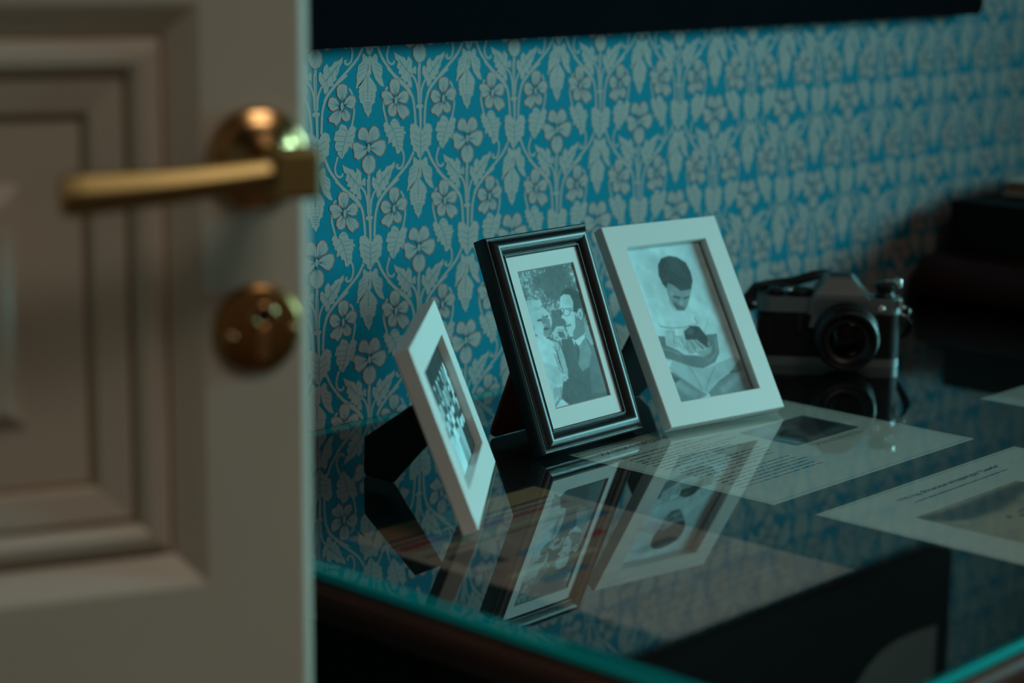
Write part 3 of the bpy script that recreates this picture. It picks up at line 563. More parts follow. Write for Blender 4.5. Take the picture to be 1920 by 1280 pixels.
# ------------------------------------------------------------------ the wallpaper print
# one repeat in millimetres round its big flower, as (outline, ink, layer); inks: 0 grey, 1 rust, 2 vein
MOTIF = [
 ([(0.2,5.3),(-2.3,6.8),(-11.9,9.2),(-13.5,12.0),(-11.7,17.8),(-8.1,20.0),(-3.7,19.0),(-0.2,14.9),(0.5,9.9)], 1, 2),
 ([(-0.2,5.9),(-2.6,7.5),(-11.2,9.6),(-12.8,12.1),(-11.2,17.3),(-7.9,19.3),(-3.9,18.3),(-0.9,14.7),(-0.2,10.2)], 0, 3),
 ([(-1.6,3.5),(-7.8,16.8),(-7.5,16.9),(-1.0,3.8)], 2, 4),
 ([(-1.6,3.5),(-9.2,12.9),(-9.0,13.1),(-1.0,3.9)], 2, 4),
 ([(-1.6,3.6),(-3.8,15.5),(-3.5,15.6),(-1.0,3.7)], 2, 4),
 ([(-0.1,5.7),(-0.7,11.0),(0.4,16.4),(3.8,19.9),(8.3,19.9),(12.0,16.7),(13.7,11.1),(11.3,8.0),(4.5,6.2)], 1, 2.1),
 ([(0.4,6.3),(0.0,11.2),(1.0,16.0),(4.1,19.2),(8.1,19.2),(11.4,16.3),(13.0,11.3),(10.7,8.5),(4.7,7.0)], 0, 3.1),
 ([(1.0,3.8),(7.9,17.0),(8.1,16.8),(1.7,3.5)], 2, 4),
 ([(1.0,3.7),(3.8,15.7),(4.1,15.6),(1.7,3.6)], 2, 4),
 ([(1.1,3.9),(9.3,13.0),(9.5,12.8),(1.6,3.4)], 2, 4),
 ([(1.5,2.5),(5.5,5.5),(13.6,7.6),(19.4,6.4),(20.9,1.0),(18.0,-5.2),(13.6,-7.6),(9.9,-6.4),(4.6,-2.7),(1.5,-0.2)], 1, 2.2),
 ([(2.3,2.3),(6.0,4.9),(13.4,6.8),(18.8,6.0),(20.1,1.0),(17.4,-4.7),(13.4,-6.9),(10.0,-5.6),(5.3,-2.3),(2.3,-0.2)], 0, 3.2),
 ([(3.0,1.1),(14.7,-0.0),(14.7,-0.3),(3.0,0.4)], 2, 4),
 ([(2.9,1.1),(12.4,2.6),(12.5,2.4),(3.1,0.4)], 2, 4),
 ([(3.1,1.1),(12.1,-2.3),(12.0,-2.6),(2.9,0.4)], 2, 4),
 ([(-0.3,-4.6),(4.4,-5.5),(8.0,-9.6),(8.3,-16.0),(5.7,-20.1),(-0.1,-22.7),(-5.2,-19.8),(-8.4,-14.7),(-8.0,-9.4),(-4.4,-5.9)], 1, 2.3),
 ([(-0.3,-5.3),(4.0,-6.2),(7.3,-9.8),(7.6,-15.8),(5.3,-19.5),(-0.1,-22.0),(-4.7,-19.2),(-7.6,-14.5),(-7.3,-9.7),(-4.0,-6.5)], 0, 3.3),
 ([(0.4,-2.0),(0.2,-17.7),(-0.1,-17.7),(-0.3,-2.0)], 2, 4),
 ([(0.3,-1.9),(3.3,-14.6),(3.0,-14.6),(-0.3,-2.1)], 2, 4),
 ([(0.3,-2.1),(-3.0,-14.6),(-3.3,-14.6),(-0.3,-1.9)], 2, 4),
 ([(-1.0,0.2),(-5.3,3.2),(-14.1,7.6),(-19.0,6.7),(-19.5,3.2),(-17.5,-1.3),(-17.8,-5.5),(-12.7,-8.8),(-6.9,-6.4),(-2.6,-2.9)], 1, 2.4),
 ([(-1.7,0.1),(-6.0,2.9),(-13.9,6.8),(-18.4,6.2),(-18.9,2.8),(-16.8,-1.2),(-17.2,-5.0),(-12.6,-8.1),(-7.3,-5.8),(-3.3,-2.7)], 0, 3.4),
 ([(-2.9,0.3),(-15.7,-1.0),(-15.7,-0.7),(-3.0,1.0)], 2, 4),
 ([(-2.8,0.3),(-12.7,-3.4),(-12.8,-3.1),(-3.1,1.0)], 2, 4),
 ([(-3.0,0.3),(-13.4,1.9),(-13.4,2.2),(-2.9,1.0)], 2, 4),
 ([(2.2,1.0),(1.8,3.4),(0.7,5.0),(-0.7,5.0),(-1.8,3.4),(-2.2,1.0),(-1.8,-1.5),(-0.7,-3.0),(0.7,-3.0),(1.8,-1.5)], 2, 4.2),
 ([(1.4,1.0),(1.1,3.0),(0.4,4.2),(-0.4,4.2),(-1.1,3.0),(-1.4,1.0),(-1.1,-1.0),(-0.4,-2.3),(0.4,-2.3),(1.1,-1.0)], 0, 4.4),
 ([(31.7,44.1),(25.6,48.1),(24.2,54.7),(26.5,58.9),(30.9,59.8),(36.2,58.4),(37.8,52.9),(36.3,48.0),(33.2,45.0)], 1, 2),
 ([(31.6,44.8),(26.2,48.5),(24.9,54.5),(26.9,58.2),(31.0,59.0),(35.7,57.8),(37.1,52.9),(35.7,48.5),(33.0,45.7)], 0, 3),
 ([(31.9,43.3),(30.8,56.4),(31.1,56.4),(32.6,43.4)], 2, 4),
 ([(32.0,43.2),(28.3,53.4),(28.6,53.5),(32.6,43.5)], 2, 4),
 ([(31.9,43.4),(33.8,54.0),(34.1,54.0),(32.6,43.3)], 2, 4),
 ([(33.6,42.7),(36.5,46.5),(42.0,48.9),(47.2,47.4),(48.5,41.9),(45.8,37.1),(40.4,37.2),(35.0,39.9)], 1, 2.1),
 ([(34.4,42.7),(37.1,46.0),(41.9,48.2),(46.7,47.0),(47.8,42.0),(45.3,37.7),(40.5,38.0),(35.7,40.2)], 0, 3.1),
 ([(35.4,41.5),(44.1,43.7),(44.2,43.4),(35.6,40.8)], 2, 4),
 ([(35.3,41.5),(41.6,45.1),(41.8,44.8),(35.7,40.9)], 2, 4),
 ([(35.5,41.5),(42.8,41.2),(42.8,40.9),(35.5,40.8)], 2, 4),
 ([(33.8,37.9),(38.1,36.8),(45.8,34.3),(49.5,29.5),(48.7,26.3),(45.1,25.3),(41.2,22.4),(36.5,25.9),(33.6,31.6)], 1, 2.2),
 ([(34.4,37.3),(38.5,36.1),(45.3,33.7),(48.7,29.6),(48.1,26.7),(44.6,25.9),(41.2,23.2),(37.1,26.4),(34.4,31.4)], 0, 3.2),
 ([(34.8,38.3),(44.5,26.5),(44.3,26.3),(34.3,37.9)], 2, 4),
 ([(34.7,38.4),(44.9,30.8),(44.7,30.6),(34.3,37.8)], 2, 4),
 ([(34.9,38.2),(40.2,26.8),(40.0,26.7),(34.2,37.9)], 2, 4),
 ([(31.3,38.2),(33.7,34.8),(33.6,28.6),(29.8,26.1),(24.4,27.0),(22.1,31.0),(22.9,35.9),(27.5,39.0)], 1, 2.3),
 ([(31.0,37.5),(33.0,34.5),(33.0,29.1),(29.6,26.8),(24.9,27.6),(22.8,31.2),(23.5,35.5),(27.6,38.2)], 0, 3.3),
 ([(31.4,37.6),(26.8,29.7),(26.5,29.9),(30.8,37.9)], 2, 4),
 ([(31.5,37.7),(29.5,30.5),(29.3,30.6),(30.8,37.8)], 2, 4),
 ([(31.4,37.5),(25.9,32.5),(25.7,32.7),(30.9,38.0)], 2, 4),
 ([(30.4,41.9),(26.8,47.6),(20.0,50.1),(15.2,48.6),(14.5,45.0),(17.4,42.0),(18.5,37.1),(22.3,36.3),(27.5,38.8)], 1, 2.4),
 ([(29.6,42.0),(26.2,47.1),(20.2,49.4),(15.7,48.1),(15.2,44.8),(18.1,42.2),(18.8,37.8),(22.2,37.1),(26.9,39.2)], 0, 3.4),
 ([(29.6,40.7),(17.5,43.9),(17.6,44.2),(29.8,41.4)], 2, 4),
 ([(29.7,40.7),(19.4,40.7),(19.4,41.0),(29.7,41.4)], 2, 4),
 ([(29.5,40.8),(20.6,45.8),(20.7,46.1),(29.8,41.4)], 2, 4),
 ([(34.8,40.4),(34.4,42.8),(33.3,44.4),(31.9,44.4),(30.8,42.8),(30.4,40.4),(30.8,37.9),(31.9,36.4),(33.3,36.4),(34.4,37.9)], 2, 4.2),
 ([(34.0,40.4),(33.7,42.4),(33.0,43.6),(32.2,43.6),(31.5,42.4),(31.2,40.4),(31.5,38.4),(32.2,37.1),(33.0,37.1),(33.7,38.4)], 0, 4.4),
 ([(-32.2,43.4),(-36.7,47.9),(-37.3,54.6),(-34.7,57.8),(-29.1,58.2),(-24.7,56.2),(-24.2,50.6),(-27.5,45.2)], 1, 2),
 ([(-32.1,44.1),(-36.1,48.3),(-36.7,54.3),(-34.3,57.2),(-29.3,57.5),(-25.3,55.8),(-25.0,50.7),(-27.8,45.9)], 0, 3),
 ([(-31.2,41.9),(-30.9,56.2),(-30.6,56.2),(-30.5,41.8)], 2, 4),
 ([(-31.2,41.8),(-33.9,53.4),(-33.6,53.4),(-30.5,41.9)], 2, 4),
 ([(-31.2,41.9),(-28.0,53.4),(-27.7,53.3),(-30.5,41.8)], 2, 4),
 ([(-29.2,40.8),(-27.0,45.2),(-21.4,48.3),(-15.8,46.8),(-14.2,42.8),(-16.5,37.2),(-19.7,35.7),(-25.4,37.7)], 1, 2.1),
 ([(-28.5,40.9),(-26.4,44.8),(-21.4,47.6),(-16.4,46.3),(-14.9,42.7),(-17.0,37.8),(-19.9,36.4),(-24.9,38.2)], 0, 3.1),
 ([(-28.1,40.1),(-17.8,43.0),(-17.7,42.7),(-27.9,39.4)], 2, 4),
 ([(-28.2,40.0),(-20.7,44.6),(-20.5,44.3),(-27.8,39.4)], 2, 4),
 ([(-28.0,40.1),(-19.2,40.1),(-19.2,39.8),(-28.0,39.4)], 2, 4),
 ([(-28.7,36.6),(-24.6,35.4),(-20.9,31.0),(-22.1,26.5),(-27.0,25.2),(-31.2,27.6),(-32.0,32.3)], 1, 2.2),
 ([(-28.4,35.9),(-24.9,34.7),(-21.7,31.0),(-22.7,27.0),(-27.0,26.0),(-30.5,28.0),(-31.3,32.1)], 0, 3.2),
 ([(-29.2,36.3),(-25.0,27.9),(-25.3,27.7),(-29.8,36.0)], 2, 4),
 ([(-29.3,36.4),(-24.1,30.7),(-24.3,30.5),(-29.8,35.9)], 2, 4),
 ([(-29.2,36.3),(-27.8,28.7),(-28.1,28.6),(-29.8,36.1)], 2, 4),
 ([(-32.2,36.7),(-30.5,31.2),(-32.7,26.3),(-37.5,22.2),(-40.8,24.9),(-46.1,26.6),(-46.9,30.0),(-42.4,33.7),(-36.8,35.6)], 1, 2.3),
 ([(-32.7,36.1),(-31.3,31.1),(-33.4,26.7),(-37.6,22.9),(-40.4,25.6),(-45.4,26.9),(-46.1,29.9),(-41.9,33.2),(-37.0,34.9)], 0, 3.3),
 ([(-32.5,36.3),(-40.9,26.4),(-41.2,26.6),(-33.1,36.8)], 2, 4),
 ([(-32.5,36.4),(-37.2,26.8),(-37.4,26.9),(-33.1,36.7)], 2, 4),
 ([(-32.6,36.2),(-41.4,30.1),(-41.6,30.4),(-33.0,36.8)], 2, 4),
 ([(-33.4,40.1),(-37.3,46.0),(-42.1,47.9),(-46.0,46.4),(-47.6,40.9),(-44.5,36.2),(-40.5,34.8),(-35.7,36.9)], 1, 2.4),
 ([(-34.2,40.2),(-37.7,45.4),(-42.0,47.1),(-45.5,45.8),(-46.9,40.9),(-44.0,36.8),(-40.5,35.6),(-36.3,37.4)], 0, 3.4),
 ([(-33.9,39.2),(-44.4,41.8),(-44.3,42.1),(-33.7,39.9)], 2, 4),
 ([(-33.8,39.2),(-42.7,39.0),(-42.7,39.3),(-33.8,39.9)], 2, 4),
 ([(-34.0,39.2),(-41.7,43.6),(-41.5,43.9),(-33.6,39.8)], 2, 4),
 ([(-28.7,38.8),(-29.1,41.3),(-30.2,42.8),(-31.6,42.8),(-32.7,41.3),(-33.1,38.8),(-32.7,36.4),(-31.6,34.9),(-30.2,34.9),(-29.1,36.4)], 2, 4.2),
 ([(-29.5,38.8),(-29.8,40.8),(-30.5,42.1),(-31.3,42.1),(-32.0,40.8),(-32.3,38.8),(-32.0,36.9),(-31.3,35.6),(-30.5,35.6),(-29.8,36.9)], 0, 4.4),
 ([(21.5,22.5),(18.8,22.1),(16.8,18.8),(18.8,17.7),(18.1,14.8),(20.8,12.7),(20.1,10.3),(23.5,8.6),(22.8,3.2),(27.6,4.4),(28.2,0.4),(31.6,0.1),(33.0,-5.9),(35.7,-6.6),(39.9,-3.0),(41.2,0.4),(40.9,4.4),(42.6,8.2),(41.9,11.3),(44.0,9.6),(44.6,11.6),(41.9,13.7),(42.6,16.7),(37.1,17.5),(36.4,20.5),(34.4,23.1),(30.3,24.8),(27.6,23.5),(25.5,21.2),(24.9,18.3),(22.8,21.9)], 0, 1),
 ([(26.6,20.4),(28.0,17.9),(29.4,15.5),(30.7,12.9),(32.0,10.1),(33.1,7.0),(34.2,3.7),(35.1,0.3),(36.1,-3.0),(35.4,-3.3),(34.4,0.1),(33.4,3.5),(32.4,6.8),(31.3,9.8),(30.0,12.6),(28.7,15.1),(27.3,17.5),(25.9,20.0)], 2, 1.4),
 ([(28.2,21.8),(35.7,22.3),(35.7,21.8),(28.3,21.3)], 2, 1.4),
 ([(29.6,16.3),(41.2,16.0),(41.2,15.5),(29.6,15.8)], 2, 1.4),
 ([(31.6,12.2),(41.5,13.0),(41.5,12.5),(31.7,11.7)], 2, 1.4),
 ([(32.8,9.2),(41.2,8.1),(41.2,7.6),(32.7,8.7)], 2, 1.4),
 ([(33.7,5.2),(39.9,3.7),(39.8,3.2),(33.6,4.7)], 2, 1.4),
 ([(34.4,1.2),(39.6,-0.2),(39.5,-0.7),(34.3,0.7)], 2, 1.4),
 ([(28.4,14.9),(21.6,10.5),(21.3,10.9),(28.1,15.4)], 2, 1.4),
 ([(31.1,8.9),(25.0,4.4),(24.7,4.8),(30.8,9.3)], 2, 1.4),
 ([(23.6,51.8),(22.8,51.0),(22.0,50.5),(21.4,49.8),(20.8,48.5),(20.2,46.1),(19.5,42.8),(19.0,39.5),(18.7,36.8),(18.7,35.0),(19.0,33.6),(19.4,32.3),(19.9,30.8),(20.4,28.9),(21.1,26.9),(21.8,24.8),(22.5,22.8),(20.4,22.1),(19.7,24.1),(19.0,26.2),(18.3,28.2),(17.7,30.1),(17.3,31.7),(16.8,33.1),(16.5,34.8),(16.5,36.9),(16.8,39.8),(17.3,43.2),(18.0,46.6),(18.7,49.2),(19.5,51.0),(20.5,52.1),(21.4,52.7),(22.1,53.4)], 0, 0.5),
 ([(39.4,-0.7),(40.1,-1.7),(40.9,-2.8),(41.6,-3.9),(42.2,-5.1),(42.7,-6.4),(43.0,-7.7),(43.2,-9.1),(43.3,-10.6),(43.2,-12.2),(42.9,-13.9),(42.5,-15.5),(41.9,-16.9),(41.2,-18.1),(40.3,-19.1),(39.2,-19.9),(38.1,-20.4),(36.9,-20.6),(35.8,-20.5),(34.7,-20.2),(33.8,-19.9),(33.1,-19.3),(32.5,-18.5),(32.2,-17.7),(32.3,-16.6),(33.0,-15.8),(33.8,-15.4),(34.5,-15.2),(35.1,-15.0),(35.9,-17.0),(35.2,-17.3),(34.6,-17.5),(34.2,-17.6),(34.3,-17.5),(34.3,-17.2),(34.4,-17.4),(34.6,-17.7),(34.9,-17.9),(35.4,-18.1),(36.2,-18.3),(36.9,-18.4),(37.5,-18.3),(38.1,-18.0),(38.8,-17.5),(39.4,-16.8),(40.0,-15.9),(40.4,-14.8),(40.8,-13.4),(41.0,-11.9),(41.1,-10.5),(41.1,-9.3),(40.9,-8.2),(40.6,-7.0),(40.2,-6.0),(39.7,-5.0),(39.1,-4.0),(38.3,-3.0),(37.6,-2.0)], 0, 0.6),
 ([(-31.2,24.0),(-34.1,22.2),(-34.7,19.2),(-39.0,17.5),(-39.3,14.5),(-41.1,11.1),(-38.2,9.4),(-39.6,5.5),(-38.2,1.4),(-36.1,1.2),(-36.3,-1.8),(-32.5,-5.6),(-30.3,-5.3),(-27.5,-1.4),(-24.6,0.4),(-23.2,4.3),(-19.6,1.6),(-19.6,5.1),(-17.5,6.5),(-17.8,10.0),(-16.1,12.0),(-16.4,15.0),(-14.4,18.9),(-17.6,21.4),(-21.9,21.4),(-24.0,17.5),(-26.2,21.7)], 0, 1),
 ([(-24.4,16.4),(-25.5,13.7),(-26.6,11.0),(-27.6,8.2),(-28.6,5.6),(-29.4,3.1),(-30.1,0.6),(-30.7,-1.8),(-31.4,-4.3),(-32.1,-4.0),(-31.5,-1.6),(-30.8,0.8),(-30.1,3.3),(-29.3,5.9),(-28.4,8.5),(-27.3,11.2),(-26.2,14.0),(-25.1,16.7)], 2, 1.4),
 ([(-31.8,20.3),(-25.4,17.9),(-25.6,17.4),(-32.0,19.8)], 2, 1.4),
 ([(-37.5,14.6),(-27.5,13.0),(-27.6,12.5),(-37.6,14.1)], 2, 1.4),
 ([(-38.9,9.7),(-29.0,9.0),(-29.0,8.5),(-39.0,9.2)], 2, 1.4),
 ([(-37.5,5.6),(-29.7,5.0),(-29.7,4.5),(-37.5,5.1)], 2, 1.4),
 ([(-36.0,1.4),(-30.6,0.6),(-30.7,0.1),(-36.1,1.0)], 2, 1.4),
 ([(-23.4,12.7),(-18.3,14.4),(-18.2,13.9),(-23.2,12.2)], 2, 1.4),
 ([(-26.1,7.8),(-19.6,7.4),(-19.7,6.9),(-26.1,7.3)], 2, 1.4),
 ([(-22.0,54.4),(-21.1,53.3),(-20.1,52.3),(-19.1,50.8),(-18.2,48.8),(-17.5,45.8),(-16.8,42.1),(-16.4,38.4),(-16.0,35.3),(-15.9,33.3),(-16.0,31.8),(-16.3,30.5),(-16.6,29.0),(-17.0,27.1),(-17.6,25.1),(-18.1,23.0),(-18.7,21.0),(-20.8,21.6),(-20.3,23.6),(-19.7,25.7),(-19.1,27.7),(-18.7,29.5),(-18.4,30.9),(-18.2,32.1),(-18.1,33.3),(-18.2,35.2),(-18.5,38.1),(-19.0,41.7),(-19.6,45.3),(-20.3,48.1),(-21.0,49.8),(-21.8,50.8),(-22.7,51.8),(-23.7,52.9)], 0, 0.5),
 ([(-35.0,-4.3),(-35.5,-5.5),(-36.0,-6.7),(-36.5,-7.9),(-37.0,-9.1),(-37.4,-10.4),(-37.8,-11.5),(-38.2,-12.7),(-38.3,-13.7),(-38.2,-14.8),(-38.0,-16.0),(-37.6,-17.1),(-37.2,-18.0),(-36.5,-18.8),(-35.8,-19.5),(-34.9,-20.0),(-34.2,-20.3),(-33.6,-20.3),(-32.9,-20.2),(-32.3,-20.0),(-32.0,-19.8),(-31.9,-19.8),(-31.9,-19.5),(-31.9,-19.0),(-31.9,-18.3),(-29.7,-18.5),(-29.7,-19.0),(-29.7,-19.7),(-29.9,-20.5),(-30.5,-21.4),(-31.4,-22.0),(-32.4,-22.3),(-33.5,-22.5),(-34.8,-22.4),(-35.9,-21.9),(-37.1,-21.2),(-38.1,-20.3),(-39.0,-19.2),(-39.6,-18.0),(-40.1,-16.6),(-40.4,-15.1),(-40.5,-13.7),(-40.3,-12.2),(-39.9,-10.9),(-39.5,-9.6),(-39.0,-8.4),(-38.6,-7.1),(-38.1,-5.9),(-37.5,-4.6),(-37.0,-3.4)], 0, 0.6),
 ([(-31.2,-10.7),(-29.0,-17.7),(-25.8,-19.4),(-27.8,-24.5),(-24.5,-26.8),(-25.9,-29.6),(-21.3,-31.4),(-23.3,-34.2),(-19.3,-35.5),(-18.0,-38.1),(-14.7,-37.4),(-14.1,-41.3),(-9.5,-43.7),(-8.8,-39.9),(-10.8,-34.3),(-7.4,-30.2),(-4.1,-31.9),(-3.7,-26.1),(-5.4,-24.0),(-8.7,-27.1),(-9.0,-19.3),(-14.0,-15.0),(-15.6,-19.7),(-17.9,-16.6),(-21.8,-15.3),(-27.1,-13.0)], 0, 1),
 ([(-24.2,-17.8),(-21.8,-20.3),(-19.4,-22.8),(-17.1,-25.3),(-15.1,-27.3),(-13.4,-28.7),(-12.0,-29.8),(-10.6,-30.7),(-9.2,-31.6),(-9.7,-32.3),(-11.1,-31.3),(-12.4,-30.4),(-13.9,-29.3),(-15.6,-27.8),(-17.7,-25.8),(-20.0,-23.4),(-22.4,-20.8),(-24.8,-18.3)], 2, 1.4),
 ([(-21.6,-20.7),(-22.3,-26.0),(-22.8,-25.9),(-22.1,-20.6)], 2, 1.4),
 ([(-17.1,-25.5),(-18.4,-31.2),(-18.9,-31.1),(-17.6,-25.4)], 2, 1.4),
 ([(-15.6,-27.5),(-12.9,-19.9),(-12.4,-20.1),(-15.1,-27.6)], 2, 1.4),
 ([(-12.5,-30.7),(-12.5,-37.6),(-13.0,-37.6),(-13.0,-30.7)], 2, 1.4),
 ([(-10.9,-30.7),(-6.2,-27.2),(-5.9,-27.6),(-10.6,-31.1)], 2, 1.4),
 ([(-9.9,-29.6),(-8.4,-31.1),(-6.8,-32.6),(-5.2,-34.2),(-3.8,-36.2),(-2.7,-38.5),(-1.8,-41.0),(-1.1,-43.6),(-0.5,-46.2),(-0.2,-48.8),(-0.1,-51.3),(-0.0,-53.8),(0.0,-56.3),(-2.3,-56.4),(-2.3,-53.9),(-2.4,-51.4),(-2.5,-49.0),(-2.8,-46.6),(-3.3,-44.2),(-4.0,-41.7),(-4.8,-39.4),(-5.8,-37.4),(-7.0,-35.7),(-8.4,-34.2),(-10.0,-32.7),(-11.5,-31.2)], 0, 0.65),
 ([(31.4,-12.7),(31.0,-17.6),(27.5,-21.3),(26.2,-26.2),(23.5,-28.9),(24.1,-31.9),(20.1,-33.6),(20.7,-37.1),(15.3,-37.1),(14.6,-41.0),(10.6,-43.6),(8.8,-40.5),(9.2,-37.1),(5.9,-34.8),(3.5,-31.1),(3.9,-25.3),(5.9,-24.3),(9.3,-27.2),(8.6,-22.7),(10.0,-19.9),(13.3,-17.7),(15.3,-21.3),(18.7,-19.6),(20.8,-16.8),(26.2,-15.8)], 0, 1),
 ([(26.5,-19.5),(24.0,-21.7),(21.5,-24.0),(19.1,-26.2),(17.0,-28.1),(15.2,-29.7),(13.7,-31.0),(12.3,-32.3),(10.9,-33.5),(10.3,-32.9),(11.8,-31.7),(13.2,-30.4),(14.7,-29.1),(16.4,-27.5),(18.6,-25.6),(21.0,-23.4),(23.5,-21.2),(25.9,-18.9)], 2, 1.4),
 ([(23.7,-21.4),(25.1,-26.0),(24.6,-26.1),(23.2,-21.5)], 2, 1.4),
 ([(19.0,-26.0),(20.3,-31.5),(19.8,-31.6),(18.5,-26.1)], 2, 1.4),
 ([(16.4,-27.9),(14.4,-22.3),(14.9,-22.1),(16.9,-27.7)], 2, 1.4),
 ([(14.2,-30.6),(13.5,-36.9),(13.0,-36.9),(13.7,-30.5)], 2, 1.4),
 ([(11.8,-32.1),(6.4,-27.7),(6.7,-27.3),(12.1,-31.7)], 2, 1.4),
 ([(12.3,-34.7),(10.8,-35.9),(9.3,-37.0),(7.9,-38.1),(6.8,-39.4),(5.9,-41.0),(5.0,-42.9),(4.3,-44.9),(3.8,-47.0),(3.5,-49.3),(3.3,-51.7),(3.3,-54.2),(3.2,-56.7),(0.9,-56.6),(1.0,-54.1),(1.0,-51.6),(1.2,-49.0),(1.5,-46.6),(2.1,-44.3),(2.9,-42.0),(3.8,-40.0),(4.9,-38.1),(6.3,-36.5),(7.9,-35.2),(9.4,-34.0),(10.8,-32.9)], 0, 0.6),
 ([(1.6,-21.5),(2.0,-55.0),(-1.0,-55.0),(-1.4,-21.5)], 0, 0.9),
 ([(1.1,-26.0),(2.2,-59.1),(-1.2,-59.3),(-2.3,-26.1)], 0, 0.75),
 ([(3.1,-60.7),(3.0,-82.6),(0.6,-82.7),(-0.5,-60.8)], 0, 0.8),
 ([(5.1,-59.9),(4.5,-58.8),(2.8,-58.0),(0.5,-57.7),(-1.8,-58.0),(-3.5,-58.8),(-4.1,-59.9),(-3.5,-61.0),(-1.8,-61.8),(0.5,-62.1),(2.8,-61.8),(4.5,-61.0)], 0, 1.3),
 ([(0.7,-27.1),(1.2,-57.7),(0.6,-57.7),(0.1,-27.1)], 2, 1.4),
 ([(-37.9,-23.3),(-34.9,-25.7),(-31.8,-28.2),(-28.8,-30.5),(-25.9,-32.7),(-23.0,-34.7),(-20.1,-36.4),(-17.4,-38.2),(-14.8,-40.2),(-12.6,-42.5),(-10.7,-44.8),(-9.0,-47.2),(-7.6,-49.7),(-6.6,-52.1),(-5.8,-54.5),(-5.2,-57.1),(-4.7,-60.1),(-4.2,-63.7),(-3.8,-67.8),(-3.4,-72.0),(-3.0,-76.1),(-5.7,-76.4),(-6.1,-72.3),(-6.5,-68.0),(-6.9,-64.0),(-7.4,-60.5),(-7.9,-57.6),(-8.4,-55.2),(-9.1,-53.0),(-10.0,-50.9),(-11.3,-48.6),(-12.8,-46.4),(-14.6,-44.3),(-16.6,-42.3),(-18.9,-40.4),(-21.6,-38.7),(-24.5,-36.9),(-27.4,-34.9),(-30.4,-32.7),(-33.5,-30.3),(-36.6,-27.8),(-39.6,-25.4)], 0, 0.3),
 ([(36.6,-29.4),(33.7,-31.1),(30.9,-32.8),(28.1,-34.5),(25.4,-36.3),(22.8,-38.2),(20.2,-40.3),(17.8,-42.4),(15.8,-44.5),(14.2,-46.5),(12.8,-48.6),(11.7,-50.6),(10.8,-52.8),(10.0,-54.9),(9.4,-57.1),(9.0,-59.5),(8.7,-62.2),(8.4,-65.5),(8.2,-69.3),(8.0,-73.2),(7.9,-77.0),(5.2,-76.9),(5.3,-73.1),(5.5,-69.2),(5.7,-65.4),(6.0,-61.9),(6.4,-59.0),(6.8,-56.5),(7.4,-54.1),(8.3,-51.8),(9.3,-49.4),(10.5,-47.2),(12.0,-44.9),(13.8,-42.7),(16.0,-40.5),(18.4,-38.3),(21.1,-36.1),(23.8,-34.1),(26.6,-32.2),(29.5,-30.4),(32.4,-28.8),(35.2,-27.1)], 0, 0.2),
 ([(-6.7,-74.6),(-10.9,-75.3),(-11.8,-79.7),(-10.8,-82.8),(-11.8,-85.7),(-10.1,-89.8),(-10.8,-92.2),(-7.4,-95.0),(-8.0,-98.4),(-3.2,-100.3),(-1.8,-104.4),(1.7,-106.3),(4.5,-102.8),(6.6,-100.0),(10.8,-100.3),(11.1,-96.3),(15.0,-94.6),(14.7,-90.5),(15.7,-87.6),(15.0,-84.5),(16.7,-82.7),(15.0,-77.5),(10.7,-75.3),(6.5,-77.0),(3.7,-81.3),(1.7,-81.4),(-1.1,-77.5),(-4.6,-74.8)], 0, 1),
 ([(2.2,-82.6),(2.5,-103.6),(1.6,-103.7),(1.3,-82.7)], 2, 1.4),
 ([(0.8,-86.8),(-7.5,-82.3),(-7.2,-81.8),(1.1,-86.3)], 2, 1.4),
 ([(2.5,-86.5),(10.6,-82.5),(10.9,-83.0),(2.8,-86.9)], 2, 1.4),
 ([(0.9,-91.8),(-7.5,-87.7),(-7.2,-87.2),(1.1,-91.3)], 2, 1.4),
 ([(2.6,-91.4),(11.4,-88.6),(11.6,-89.1),(2.8,-92.0)], 2, 1.4),
 ([(1.2,-96.8),(-5.4,-93.4),(-5.1,-92.9),(1.4,-96.3)], 2, 1.4),
 ([(2.6,-96.4),(8.6,-93.9),(8.8,-94.4),(2.8,-96.9)], 2, 1.4),
 ([(-5.5,-100.2),(-7.0,-102.5),(-8.5,-104.8),(-10.1,-107.2),(-11.8,-109.4),(-13.7,-111.3),(-15.7,-113.1),(-17.8,-114.8),(-20.3,-116.9),(-23.4,-119.3),(-26.9,-122.0),(-30.5,-124.9),(-34.0,-127.6),(-37.3,-130.4),(-40.6,-133.3),(-43.7,-136.0),(-46.1,-138.3),(-47.6,-140.1),(-48.6,-141.4),(-49.3,-142.7),(-50.2,-144.2),(-52.5,-142.7),(-51.6,-141.3),(-50.8,-140.0),(-49.7,-138.4),(-48.0,-136.4),(-45.5,-134.0),(-42.4,-131.3),(-39.0,-128.4),(-35.7,-125.5),(-32.2,-122.7),(-28.6,-119.9),(-25.0,-117.2),(-22.0,-114.7),(-19.5,-112.7),(-17.4,-111.0),(-15.6,-109.4),(-13.9,-107.6),(-12.3,-105.6),(-10.8,-103.4),(-9.3,-101.1),(-7.8,-98.8)], 0, 0.4),
